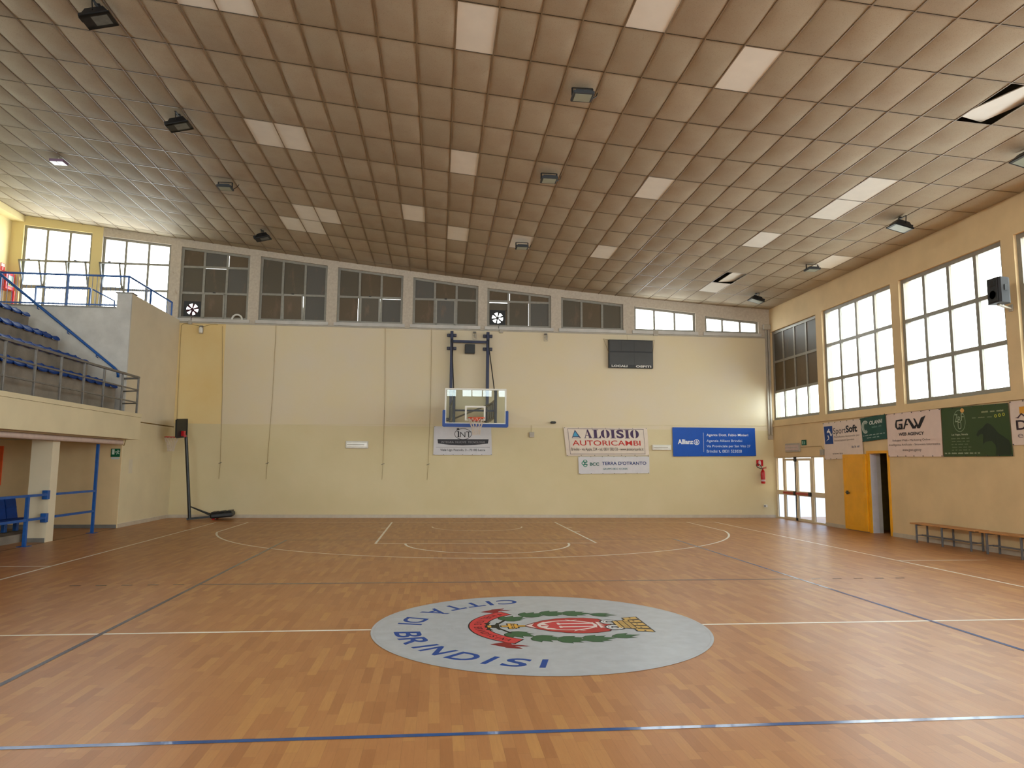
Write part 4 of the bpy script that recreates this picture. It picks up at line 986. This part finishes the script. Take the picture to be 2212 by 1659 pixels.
# ------------------------------------------------------------------ portable hoop in the left corner
def portable():
    t = thing('portable_hoop', 'portable black basketball hoop standing in the far left corner', 'basketball hoop', (-8.2, 14.9, 0))
    MB().tube([(-8.54, 14.85, .05), (-8.66, 14.85, 1.3), (-8.78, 14.85, 2.50)], .047, 12).build('pole', 'black', t, smooth=True)
    bm = MB().bar((-8.62, 14.85, .035), (-7.92, 14.95, .10), .07, .06).build('base_beam', 'black', t)
    for dy in (-.02, .22): MB().tube([(-8.58, 14.85, .42), (-7.95, 14.9+dy, .14)], .018, 8).build('brace', 'black', t)
    b = MB(); Mx = Matrix.Translation((-7.65, 15.1, .16)) @ Matrix.Rotation(math.radians(8), 4, 'Z') @ Matrix.Rotation(math.radians(-5), 4, 'Y')
    b.bbox((-.32, -.34, -.085), (.32, .34, .07), .04, 0, Mx)
    for i in range(3): b.bbox((-.30+.21*i, -.30, .07), (-.13+.21*i, .30, .10), .012, 0, Mx)
    b.build('ballast_base', 'black_plastic', t)
    for y in (14.88, 15.28): MB().lathe([(.045, -.02), (.05, 0), (.045, .02)], (-7.86, y, .05), 14, 0, 'y').build('wheel', 'red', t)
    # backboard seen from behind
    n = Vector((.9986, -.05, 0)).normalized(); d = Vector((.05, .9986, 0)).normalized(); c = Vector((-8.93, 14.83, 2.76))
    R4 = Matrix(((d.x, n.x, 0, c.x), (d.y, n.y, 0, c.y), (0, 0, 1, c.z), (0, 0, 0, 1))) @ Matrix.Rotation(math.radians(-4), 4, 'Y')
    b = MB().bbox((-.40, -.02, -.27), (.40, .02, .27), .015, 0, R4)
    for s in (-1, 1):
        b.box((-.40, .02, s*.27-.02), (.40, .035, s*.27+.02), 0, R4); b.box((s*.39-.02, .02, -.27), (s*.39+.02, .035, .27), 0, R4)
    for i in range(5): b.box((-.36, .02, -.20+.09*i), (.36, .028, -.185+.09*i), 0, R4)
    b.build('backboard', 'black_plastic', t)
    MB().bbox((-.06, .02, -.24), (.06, .12, -.08), .01, 0, R4).build('mount_bracket', 'red', t)
    MB().bar(tuple(R4 @ Vector((0, .05, -.16))), (-8.78, 14.85, 2.50), .07).build('mount_arm', 'red', t)
    rc = c-n*.27+Vector((0, 0, -.27)); rm = MB().torus(tuple(rc), .20, .011, 32, 8); rm.bar(tuple(rc+n*.19), tuple(c+Vector((0,0,-.25))), .05, .03)
    rm.build('rim', 'red', t, smooth=True); net_on(t, rc, .20, .42)
portable()

# ------------------------------------------------------------------ scoreboard
def scoreboard():
    t = thing('scoreboard', 'dark unlit scoreboard with LOCALI and OSPITI lettering, hung high on the back wall', 'scoreboard', (5.36, YB, 5.03))
    x0, x1, z0, z1, yf = 4.59, 6.13, 5.03, 6.0, 15.66
    c = MB().bbox((x0, yf, z0), (x1, YB-.01, z1), .008); c.build('case', 'black', t)
    for a, b in ((5.61, 5.97), (5.14, 5.56)):
        p = MB().box((x0+.03, yf-.006, a), (x1-.03, yf+.01, b)); o = p.build('display_panel', 'board_dark', t)
        s = MB()
        for u in ((.28, .57) if a > 5.5 else (.57,)): s.box((x0+1.54*u, yf-.008, a+.01), (x0+1.54*u+.008, yf-.006, b-.01))
        s.build('panel_joint', 'black', o)
    f = lambda s, q: (x0+s, yf-.004, z0+q); m = MB()
    text_on(m, 'LOCALI', (.09, .026, .64, .100), f, .04); text_on(m, 'OSPITI', (.93, .026, 1.47, .100), f, .04); m.build('lettering', ink(214, 210, 204), t)
    w_ = MB()
    for s, xa, xb in ((-1, x0-.16, x0), (1, x1+.08, x1)): w_.tube([(xb, 15.7, z1), (xa, 15.76, z1+.04), (xb, 15.7, 5.55)], .007, 6)
    w_.tube([(5.25, 15.7, z1), (5.25, 15.77, 6.22)], .004, 5); w_.build('hanging_wire', 'cord', t)
scoreboard()

# ------------------------------------------------------------------ exhaust fans, sill pipe, hooks, cords
def fan(cxx, label, wine):
    cz_, R = 6.68, .20; t = thing('exhaust_fan', label, 'exhaust fan', (cxx, YB+.1, 6.42)); h_ = .265
    n = 32; mb = MB(); y0, y1 = YB+.085, YB+.115
    sq = []
    for i in range(n):
        a = 2*PI*i/n; k = h_/max(abs(math.cos(a)), abs(math.sin(a))); sq.append((k*math.cos(a), k*math.sin(a)))
    for y in (y0, y1):
        vs = [(cxx+R*math.cos(2*PI*i/n), y, cz_+R*math.sin(2*PI*i/n)) for i in range(n)]+[(cxx+a, y, cz_+b) for a, b in sq]
        mb.add(vs, [(i, (i+1) % n, n+(i+1) % n, n+i) for i in range(n)])
    mb.tube([(cxx+R*math.cos(2*PI*i/n), (y0+y1)/2, cz_+R*math.sin(2*PI*i/n)) for i in range(n)], .016, 6, close=True)
    mb.build('housing', 'black_plastic', t)
    mm = ink(66, 22, 34) if wine else M['black']
    for i in range(6):
        a = 2*PI*i/6+.3; d = Vector((math.cos(a), 0, math.sin(a))); q = Vector((-math.sin(a), .35, math.cos(a))).normalized(); c = Vector((cxx, YB+.10, cz_))
        w0 = .032 if wine else .026
        MB().prism([c+d*.03-q*w0*.7, c+d*.19-q*w0*1.4, c+d*.19+q*w0*1.4, c+d*.03+q*w0*.7], (0, .008, 0)).build('blade', mm, t)
    MB().lathe([(.055, 0), (.05, .05), (.02, .07)], (cxx, YB+.13, cz_), 16, 0, 'y').build('hub', mm, t)
    MB().tube([(cxx+.04, YB+.05, cz_-.06), (cxx+.06, YB+.02, cz_-.22), (cxx+.03, YB-.05, 6.36), (cxx+.03, YB-.05, 6.29)], .009, 6).build('power_lead', mm, t)
    MB().box((cxx-.37, YB+.10, 6.94), (cxx+.36, YB+.11, 7.20)).build('upper_board', 'board_brown', t)
    MB().box((cxx+.255, YB+.10, 6.44), (cxx+.345, YB+.11, 6.96)).build('side_board', 'board_rust', t)
    MB().box((cxx-.37, YB+.10, 6.40), (cxx-.255, YB+.11, 6.96)).build('side_board', 'board_brown', t); MB().box((cxx-.37, YB+.10, 6.36), (cxx+.16, YB+.11, 6.425)).build('lower_board', 'board_brown', t)
fan(-9.17, 'round exhaust fan with wine red blades in the blacked-out window by the stair', True)
fan(.80, 'round exhaust fan with thin black blades in the blacked-out window above the hoop', False)
tag(MB().torus((-7.72, YB-.01, 6.36), .16, .03, 16, 8, 0, 'y', 0, PI).build('pipe', 'white', smooth=True), 'white curved pipe end on the sill beside the wine red fan window', 'pipe')
def caged(x, z, label, body):
    t = thing('wall_lamp', label, 'wall lamp', (x, YB, z-.1))
    MB().bbox((x-.05, YB-.10, z+.09), (x+.05, YB-.001, z+.14)).build('arm', 'greysteel', t)
    c = MB()
    for dx in (-.06, .06): c.bar((x+dx, YB-.08, z-.12), (x+dx, YB-.08, z+.10), .012)
    for q in (-.12, .0, .10): c.bar((x-.06, YB-.08, z+q), (x+.06, YB-.08, z+q), .012)
    c.build('cage', 'pvc', t)
    if body: MB().lathe([(.05, 0), (.065, .05), (.06, .15), (.03, .19)], (x-.01, YB-.08, z-.10), 12).build('globe', 'lampwhite', t)
    else: MB().bbox((x+.0, YB-.07, z-.08), (x+.05, YB-.03, z+.07)).build('globe', 'pvc', t)
caged(-8.80, 5.98, 'caged round bulkhead lamp on the yellow wall strip below the wine red fan', True)
caged(.02, 6.02, 'empty wire lamp cage behind the top of the hoop posts', False)
caged(2.43, 6.02, 'empty wire lamp cage on bare wall between hoop and scoreboard', False)
tag(MB().bbox((2.60, YB-.12, 3.11), (2.78, YB-.001, 3.18), .02).build('camera_box', 'black'), 'tiny black device on the wall ledge left of the cream banner', 'sensor')
for i, (xa, za, xb, lab) in enumerate(((-8.16, 6.13, -8.0, 'farthest left'), (-6.47, 6.25, -6.55, 'second from the left'), (-2.95, 6.25, -2.90, 'third from the left'), (-1.42, 6.25, -1.44, 'nearest the grey silver banner'))):
    t = thing('window_cord', 'thin window pull cord on the back wall, %s of four' % lab, 'cord', (xb, YB, 1.2), 'window pull cords')
    MB().tube([(xa, YB-.02, za), ((xa+xb)/2+.03, YB-.03, (za+1.7)/2), (xb, YB-.03, 1.72), (xb-.02, YB-.02, 1.22)], .006, 5).build('line', 'cord', t)
    cl = MB().bar((xb-.05, YB-.04, 1.70), (xb+.05, YB-.04, 1.74), .014); cl.bar((xb, YB-.001, 1.72), (xb, YB-.04, 1.72), .02); cl.build('cleat', 'darkgrey', t)
cb = MB().tube([(-9.4, YB-.02, 2.2+.6), (-9.44, YB-.02, 5.5), (-9.44, YB-.02, 6.12), (-9.36, YB-.02, 6.18), (-9.15, YB-.02, 6.17), (-8.9, YB-.02, 6.12), (-8.75, YB-.02, 6.10), (-8.5, YB-.02, 6.18), (-8.3, YB-.02, 6.17)], .008, 5)
tag(cb.build('cable', 'cord'), 'brown cable running from the corner along the sill to the caged lamp', 'cable')
def jbox(P, u, v, s, label, stem=None):
    t = thing('junction_box', label, 'junction box', P(u, v-s, 0))
    b = MB().bbox(P(u-s, v-s, -.06), P(u+s, v+s, -.001), .008); b.build('box_cover', 'pvc', t)
    if stem:
        MB().tube([P(u, v+s, -.02), P(u, stem, -.02)], .011, 6).build('conduit', 'cream', t)
jbox(PB, 1.97, 2.73, .085, 'grey junction box on a short conduit right of the hoop', 3.05)
jbox(PB, 10.29, 2.73, .075, 'grey junction box at the foot of the corner conduit')
jbox(PB, .92, 6.20, .06, 'small grey junction box under the black-bladed fan')
jbox(PB, -9.17, 6.22, .06, 'small grey junction box under the wine red fan')
jbox(PB, 6.27, 6.28, .09, 'grey junction box on the sill right of the scoreboard')
jbox(PR, -12.62, 2.17, .09, 'grey junction box between the glazed door and the runner banner')
t = thing('conduit', 'pair of grey vertical conduits in the back right corner', 'conduit', (10.3, YB, 2.8))
for x in (10.24, 10.33): MB().bbox((x-.03, YB-.06, 2.82), (x+.03, YB-.001, 6.55), .006).build('duct', 'pvc', t)
MB().bbox((10.14, YB-.10, 6.50), (XR-.005, YB-.002, 6.68), .01).build('pull_box', 'pvc', t)
t = thing('wall_socket', 'small wall socket low on the back wall by the glazed door', 'socket', (10.03, YB, .34))
MB().bbox((9.97, YB-.03, .35), (10.10, YB-.001, .44), .006).build('plate', 'white', t); MB().box((9.985, YB-.034, .37), (10.03, YB-.03, .42)).build('flap', 'darkgrey', t)
def elight(P, u0, u1, v0, v1, label, grey):
    t = thing('emergency_light', label, 'emergency light', P((u0+u1)/2, v0, 0))
    MB().bbox(P(u0, v0, -.07), P(u1, v1, -.001), .015).build('housing', 'pvc' if grey else 'white', t)
    b = MB().bbox(P(u0+.03, v0+.05, -.085), P(u1-.03, v1-.05, -.06), .01); b.build('lens', 'lampwhite' if not grey else 'tube_pink', t)
    MB().box(P(u0+.05, (v0+v1)/2-.012, -.09), P(u1-.12, (v0+v1)/2+.012, -.084)).build('tube', 'pvc', t)
elight(PB, -4.11, -3.39, 2.22, 2.46, 'white emergency light on bare wall between the cords', False)
elight(PB, 6.08, 6.74, 2.26, 2.44, 'white emergency light between the cream and blue banners', False)
elight(PR, -14.85, -13.93, 2.21, 2.49, 'dull grey emergency light above the glazed door', True)
tag(MB().tube([PR(-13.9, 2.36, -.015), PR(-12.9, 2.36, -.015), PR(-12.68, 2.36, -.015), PR(-12.62, 2.27, -.015)], .008, 5).build('cable', 'cord'), 'thin cable from the grey emergency light to the junction box', 'cable')

# ------------------------------------------------------------------ fire gear
def extinguisher(x, y, z, label, s=1):
    t = thing('fire_extinguisher', label, 'fire extinguisher', (x, y, z))
    MB().lathe([(.02, 0), (.065, .005), (.072, .03), (.072, .38), (.055, .44), (.025, .47), (.02, .49)], (x, y, z), 20).build('cylinder', 'red', t, smooth=True)
    MB().lathe([(.0735, .08), (.0735, .14)], (x, y, z), 20).build('label_band', ink(206, 188, 196), t)
    v = MB().lathe([(.02, .48), (.02, .53)], (x, y, z), 10); v.bar((x, y, z+.53), (x+.12, y-.02, z+.57), .02); v.bar((x, y, z+.51), (x+.12, y-.02, z+.53), .018); v.build('valve', 'red', t)
    MB().tube([(x-.02, y-.02, z+.5), (x-.12, y-.04, z+.52), (x-.22, y-.04, z+.57), (x-.25, y-.04, z+.63), (x-.20, y-.04, z+.68), (x-.12, y-.04, z+.65), (x-.06, y-.05, z+.55)], .013, 8).build('hose', 'black', t, smooth=True)
    MB().bbox((x-.03, y+.05, z+.25), (x+.03, YB-.002, z+.33), .004).build('wall_bracket', 'darkgrey', t)
extinguisher(9.93, YB-.12, 1.15, 'red fire extinguisher hung on the back wall below its red sign')
t = thing('hose_cabinet', 'red fire hose cabinet on the yellow wall at the top of the stair', 'fire hose cabinet', (-14.7, 15.5, 7.05))
MB().bbox((XL, 15.28, 7.06), (-14.56, 15.74, 7.60), .01).build('cabinet', 'red', t); MB().box((-14.559, 15.36, 7.16), (-14.552, 15.66, 7.50)).build('glass_front', 'lampglass', t)
MB().tube([(-14.54, 15.45, 7.2), (-14.54, 15.5, 7.33), (-14.54, 15.56, 7.2)], .02, 8).build('hose', ink(214, 180, 60), t)
tag(MB().tube([(-14.55, 15.68, 5.8), (-14.55, 15.68, 7.05)], .045, 10).build('standpipe', 'red'), 'red vertical pipe below the fire hose cabinet', 'pipe')

# ------------------------------------------------------------------ right wall speaker, benches
def speaker():
    t = thing('loudspeaker', 'dark grey loudspeaker on a bracket between two tall clear windows', 'loudspeaker', (9.97, 5.05, 5.0))
    def tr(mb): mb.v = [(9.97+(x-9.93)*.85, 5.02+(y-5.27)*.85, 5.0+(z-5.08)*.85) for x, y, z in mb.v]; return mb
    b = MB(); o = [(9.80, 5.06), (9.76, 5.10), (9.76, 5.44), (9.80, 5.48), (10.02, 5.42), (10.12, 5.36), (10.12, 5.18), (10.02, 5.10)]
    b.prism([(x, y, 5.08) for x, y in o], (0, 0, .60)); tr(b).build('cabinet', 'speaker_grey', t)
    tr(MB().bbox((9.745, 5.12, 5.11), (9.765, 5.42, 5.66), .01)).build('grille', 'black_plastic', t)
    tr(MB().lathe([(.10, 0), (.09, .012), (.04, .015)], (9.745, 5.27, 5.28), 20, 0, 'x')).build('woofer', 'black', t); tr(MB().bbox((9.735, 5.19, 5.48), (9.75, 5.35, 5.60), .01)).build('horn', 'black', t)
    tr(MB().bbox((9.88, 5.055, 5.36), (9.98, 5.085, 5.50), .01)).build('handle_recess', 'black', t)
    k = MB().bar((9.95, 5.05, 4.985), (10.39, 5.24, 4.95), .05, .03); k.bbox((10.37, 5.19, 4.90), (10.397, 5.29, 5.04), .004); k.build('bracket', 'pvc', t)
speaker()
def bench(ya, yb, legs, label):
    t = thing('bench', label, 'bench', (10.15, (ya+yb)/2, 0), 'benches along the right wall')
    MB().bbox((9.98, ya, .42), (10.32, yb, .45), .006).build('seat', 'wood', t)
    for y in legs:
        for x in (10.02, 10.29): MB().bbox((x-.017, y-.017, 0), (x+.017, y+.017, .42), .003).build('leg', 'bench_steel', t)
        MB().bar((10.02, y, .17), (10.29, y, .17), .024).build('cross_rail', 'bench_steel', t); MB().bar((10.02, y, .405), (10.29, y, .405), .026).build('top_rail', 'bench_steel', t)
    MB().bar((10.155, legs[0], .17), (10.155, legs[-1], .17), .022, .035).build('stretcher', 'bench_steel', t)
bench(6.12, 8.19, (8.01, 7.16, 6.30), 'long wooden bench on grey steel legs nearer the yellow door')
bench(3.95, 6.02, (5.85, 4.98, 4.12), 'long wooden bench on grey steel legs cut by the right picture edge')

# ------------------------------------------------------------------ ceiling lights
def hid(label, gr, gm):
    t = thing('floodlight', label, 'floodlight', (0,0,0), 'big black ceiling floodlights')
    T = Matrix.Rotation(math.radians(-14), 4, 'Y')      # aims down and towards +x in local space
    b = MB(); s = lambda a, c, z: [(-a, -c, z), (a, -c, z), (a, c, z), (-a, c, z)]
    lv = [s(.32, .26, -.10), s(.32, .26, -.07), s(.29, .23, -.05), s(.19, .16, .12), s(.12, .11, .15)]
    vs = [tuple(T @ Vector(p)) for q in lv for p in q]
    b.add(vs, [(i*4+j, i*4+(j+1) % 4, (i+1)*4+(j+1) % 4, (i+1)*4+j) for i in range(4) for j in range(4)]+[(16, 17, 18, 19)])
    for sx, sy, ex, ey in ((-.32, -.26, .32, -.21), (-.32, .21, .32, .26), (-.32, -.26, gr[0], .26), (gr[2], -.26, .32, .26), (-.32, -.26, .32, gr[1]), (-.32, gr[3], .32, .26)): b.box((sx, sy, -.105), (ex, ey, -.09), 0, T)
    b.build('housing', 'black', t, local=True)
    MB().box((gr[0], gr[1], -.109), (gr[2], gr[3], -.102), 0, T).build('glass', gm, t, local=True)
    y = MB()
    for c in (-.275, .275): y.bar(tuple(T @ Vector((0, c, -.02))), (-.02, c, .24), .035, .012)
    y.bar((-.02, -.28, .24), (-.02, .28, .24), .05, .015); y.bbox((-.08, -.06, .24), (.04, .06, .28)); y.build('yoke', 'black', t, local=True)
    gb = MB().bbox((-.38, -.09, -.03), (-.24, .09, .10), .01, 0, T); gb.build('gear_box', 'black', t, local=True)
    return t
def led(label):
    t = thing('floodlight', label, 'floodlight', (0,0,0), 'small flat ceiling floodlights')
    b = MB().bbox((-.17, -.15, -.03), (.17, .15, .02), .008)
    for i in range(7): b.box((-.13, -.13+.04*i, .02), (.13, -.115+.04*i, .045))
    b.build('housing', ink(58, 62, 66), t, local=True)
    MB().box((-.135, -.115, -.034), (.135, .115, -.028)).build('glass', 'lampglass', t, local=True)
    y = MB()
    for c in (-.165, .165): y.bar((c, 0, 0), (c, 0, .13), .012, .03)
    y.bar((-.17, 0, .13), (.17, 0, .13), .03, .01); y.tube([(.17, .08, .0), (.25, .10, .06), (.28, .14, .145)], .008, 5); y.build('yoke', 'black', t, local=True)
    return t
M['lampglass_dark'] = mat('dark_lamp_glass', srgb(104, 108, 104), .3, var=.12, scale=9)
H = hid('', (-.10, -.17, .24, .15), 'lampglass_dark'); H2 = hid('', (-.26, -.21, .26, .21), 'lampglass'); Ld = led('')
hs = [(-6.34, 2.77, 'nearest of the three over the stand side', 0), (-6.35, 6.19, 'second of the three over the stand side', 0), (-6.42, 13.33, 'just in front of the far blacked-out windows', 0),
      (8.97, 6.49, 'above the tall clear windows', PI), (8.95, 3.0, 'cut by the edge of the picture beside the askew tile gap', PI), (8.94, 13.66, 'in the far corner over the glazed door', PI)]
for q in (H, H2): q.scale = (.68, .68, .68)
for i, (x, y, l, rz) in enumerate(hs):
    lab = 'big black ceiling floodlight, '+l; z = cz(x)-.235
    h0 = H if i < 3 else H2
    if i in (0, 3): h0.location = (x, y, z); h0.rotation_euler = (0, 0, rz); h0['label'] = lab
    else: dup(h0, (x, y, z), lab, rz)
lsx = [(-6.44, 9.61, 'on the left between two big black ones'), (1.08, 2.91, 'nearest over mid court'), (1.07, 6.34, 'second along mid court'), (1.06, 11.10, 'on a white tile near the far windows'), (8.95, 10.22, 'on a white tile by the right wall')]
for i, (x, y, l) in enumerate(lsx):
    lab = 'small flat floodlight on the ceiling, '+l; z = cz(x)-(.19 if i == 3 else .20)
    if i == 0: Ld.location = (x, y, z); Ld['label'] = lab
    else: dup(Ld, (x, y, z), lab)
t = thing('ceiling_light', 'white twin-panel ceiling light at the far left above the stand', 'ceiling light', (-10.45, 9.85, cz(-10.45)-.12))
t.scale = (.62, .62, .8)
MB().bbox((-.26, -.21, -.03), (.26, .21, .05), .01).build('housing', ink(120, 96, 120), t, local=True)
for a, b in ((-.24, -.012), (.012, .24)): MB().box((a, -.19, -.036), (b, .19, -.028)).build('diffuser', 'lampwhite', t, local=True)
MB().bar((0, 0, .05), (0, 0, .14), .05).build('stem', 'pvc', t, local=True)

# ------------------------------------------------------------------ stand: seats, railings
def seat_mesh():
    mb = MB(); n, k = 8, 8; vs = []
    for i in range(n+1):
        for j in range(k+1):
            u = i/n; v = -1+2*j/k; x = -.17+.36*u
            z = .085*max(0, (.35-u)/.35)**1.6*1.3+.04-.085*max(0, (u-.66)/.34)**2 + .026*abs(v)**2.5
            vs.append((x, v*.195*(1-.08*max(0, u-.8)*5), z))
    lo = [(x, y, z-.034) for x, y, z in vs]; N_ = len(vs); id_ = lambda i, j: i*(k+1)+j
    fs = [(id_(i,j), id_(i+1,j), id_(i+1,j+1), id_(i,j+1)) for i in range(n) for j in range(k)]
    fs += [tuple(N_+q for q in f[::-1]) for f in fs]
    for i in range(n): fs += [(id_(i,0), N_+id_(i,0), N_+id_(i+1,0), id_(i+1,0)), (id_(i,k), id_(i+1,k), N_+id_(i+1,k), N_+id_(i,k))]
    for j in range(k): fs += [(id_(0,j), id_(0,j+1), N_+id_(0,j+1), N_+id_(0,j)), (id_(n,j), N_+id_(n,j), N_+id_(n,j+1), id_(n,j+1))]
    mb.add(vs+lo, fs); mb.box((-.08, -.06, -.05), (.06, .06, .02)); return mb
st = None
rowname = ['lowest', 'second', 'third', 'top']
for r, (x, z, cnt) in enumerate(((-9.62, 3.64, 14), (-10.35, 4.25, 10), (-11.12, 4.85, 7), (-11.89, 5.46, 4))):
    for i in range(cnt):
        lab = 'blue plastic seat in the %s row of the stand, %s from the grey stair wall' % (rowname[r], ORD[i])
        y = 11.32-.42*i
        if st is None:
            st = seat_mesh().build('stand_seat', 'blue_plastic', smooth=True); st.location = (x, y, z+.05); tag(st, lab, 'seat', 'blue seats on the stand')
        else:
            o = st.copy(); COL.objects.link(o); o.location = (x, y, z+.05); o['label'] = lab
def guard():
    t = thing('guard_railing', 'grey steel guard railing along the front edge of the stand', 'railing', (-9.1, 8, 3.0))
    ys = [11.96, 11.0, 10.0, 9.03, 8.04, 7.06, 6.05, 5.05, 4.05, 3.05, 2.05]+[2.05-i for i in range(1, 18)]
    for i, y in enumerate(ys): MB().bbox((-9.13, y-.022, 3.0), (-9.085, y+.022, 3.97), .005).build('post', 'greysteel', t)
    for z, r in ((3.97, .03), (3.63, .02), (3.30, .02)):
        MB().bar((-9.107, -15.0, z), (-9.107, 11.98, z), r*2, r*1.6).build('rail', 'greysteel', t)
        MB().bar((-9.107, 11.96, z-.02), (-9.60, 12.15, z-.02), r*1.6).build('return_rail', 'greysteel', t)
guard()
t = thing('handrail', 'blue sloping handrail fixed to the grey stair wall', 'handrail', (-11.2, 12.1, 5.4))
MB().tube([(-14.0, 12.06, 7.6), (-12.95, 12.06, 6.77), (-11.24, 12.06, 5.40), (-9.78, 12.06, 4.22), (-9.70, 12.06, 4.13), (-9.68, 12.06, 4.05), (-9.70, 12.11, 4.0)], .035, 10).build('rail', 'blue', t, smooth=True)
for x, z in ((-11.85, 5.89), (-11.04, 5.24), (-10.27, 4.62)):
    MB().tube([(x, 12.06, z), (x, 12.07, z-.10), (x, 12.15, z-.11)], .014, 6).build('bracket', 'blue', t)
def rail_set(name, label, segs, zt, zb, posts, spacing=.12, slope=None, bottom=True):
    """segs: list of ((x,y),(x,y)); rails at zt / zb"""
    t = thing(name, label, 'railing', (*segs[0][0], zb), None)
    bal = None
    for a, b in segs:
        a, b = Vector(a), Vector(b); ln = (b-a).length
        MB().tube([(a.x, a.y, zt), (b.x, b.y, zt)], .028, 8).build('top_rail', 'blue', t)
        if bottom: MB().bar((a.x, a.y, zb+.07), (b.x, b.y, zb+.07), .03, .04).build('bottom_rail', 'blue', t)
        for i in range(1, int(ln/spacing)):
            p = a+(b-a)*(i*spacing/ln)
            if bal is None:
                bal = MB().tube([(0, 0, 0), (0, 0, zt-zb)], .007, 5).build('baluster', 'blue', t, local=True); o = bal
            else:
                o = bal.copy(); COL.objects.link(o); o.parent = t
            o.location = (p.x-t.location.x, p.y-t.location.y, 0)
    for x, y in posts: MB().bar((x, y, zb), (x, y, zt), .04).build('post', 'blue', t)
    return t
rail_set('stair_railing', 'tall blue railing on top of the grey stair wall in front of the bright windows', [((-14.8, 12.27), (-9.66, 12.27)), ((-9.65, 12.27), (-9.65, 15.45))], 6.79, 5.91, [(-11.23, 12.27), (-9.66, 12.27), (-9.65, 13.76), (-9.65, 15.45), (-12.94, 12.27)])
rail_set('landing_railing', 'lower blue railing further back on the stair landing', [((-12.86, 13.8), (-11.36, 13.8)), ], 6.78, 5.8, [(-12.86, 13.8), (-11.36, 13.8)], bottom=False)
t = thing('ramp_railing', 'short blue rail sloping down beside the lower landing railing', 'railing', (-11.3, 13.8, 5.8))
MB().tube([(-11.29, 13.8, 6.75), (-10.67, 13.8, 6.43), (-10.65, 13.8, 5.8)], .022, 8).build('rail', 'blue', t)
for i in range(1, 6): MB().tube([(-11.34+.112*i, 13.8, 5.8), (-11.34+.112*i, 13.8, 6.78-.058*i)], .007, 5).build('baluster', 'blue', t)
# under the balcony
t = thing('roller_blind', 'pinkish rolled curtain tube under the balcony edge', 'roller blind', (-9.4, 8, 2.25))
MB().tube([(-9.36, YF+.1, 2.235), (-9.36, 11.78, 2.235)], .06, 12).build('roll', 'tube_pink', t, smooth=True)
MB().tube([(-9.36, 11.78, 2.2), (-9.36, 11.95, 2.16), (-9.36, 12.0, 2.25), (-9.36, 12.02, 2.31)], .012, 6).build('loose_strap', 'cord', t)
def side_rail(label, ya, yb, posts, plates):
    t = thing('court_railing', label, 'railing', (XS, (ya+yb)/2, 0), 'blue rails under the balcony')
    for z in (1.02, .53): MB().bar((XS, ya, z), (XS, yb, z), .05).build('rail', 'blue', t)
    for y, zt in posts:
        MB().bar((XS, y, .005), (XS, y, zt), .06).build('post', 'blue', t); MB().box((XS-.10, y-.10, 0), (XS+.10, y+.10, .008)).build('foot_plate', 'blue', t)
    for y in plates:
        for z in (1.02, .53): MB().bbox((XS-.09, y-.10, z-.10), (XS-.045 if False else XS+.03, y, z+.09), .006).build('fixing_plate', 'blue', t)
side_rail('blue rail with a full height post between the pillar and the stair wall', 9.03, 10.85, [(10.82, 2.165)], [])
side_rail('blue rail on a short post running left from the pillar', 2.0, 8.71, [(7.92, 1.04), (4.9, 1.04)], [8.715])
def chair(label, y):
    t = thing('stadium_chair', label, 'chair', (-10.55, y, .17), 'blue chairs under the balcony')
    x, z = -10.55, .17; w_ = .20
    b = MB(); pr = [(x-.10, .44), (x-.13, .60), (x-.16, .78), (x-.19, .90), (x-.225, .90), (x-.20, .76), (x-.17, .60), (x-.15, .42)]
    b.prism([(a, y-w_, q) for a, q in pr], (0, 2*w_, 0)); b.box((x-.20, y-w_, .68), (x-.14, y+w_, .70)); b.build('backrest', 'blue_plastic', t)
    s = MB(); ps = [(x-.15, .45), (x+.20, .47), (x+.25, .44), (x+.25, .41), (x-.13, .40)]; s.prism([(a, y-w_, q) for a, q in ps], (0, 2*w_, 0)); s.build('seat', 'blue_plastic', t)
    MB().bbox((x-.06, y-.05, .17), (x+.02, y+.05, .41), .005).build('leg', 'blue', t); MB().box((x-.12, y-.10, .17), (x+.08, y+.10, .178)).build('foot_plate', 'black', t)
for i, y in enumerate((9.55, 9.11, 8.67, 8.23)): chair('blue plastic chair under the balcony, %s from the pillar' % ORD[i], y)
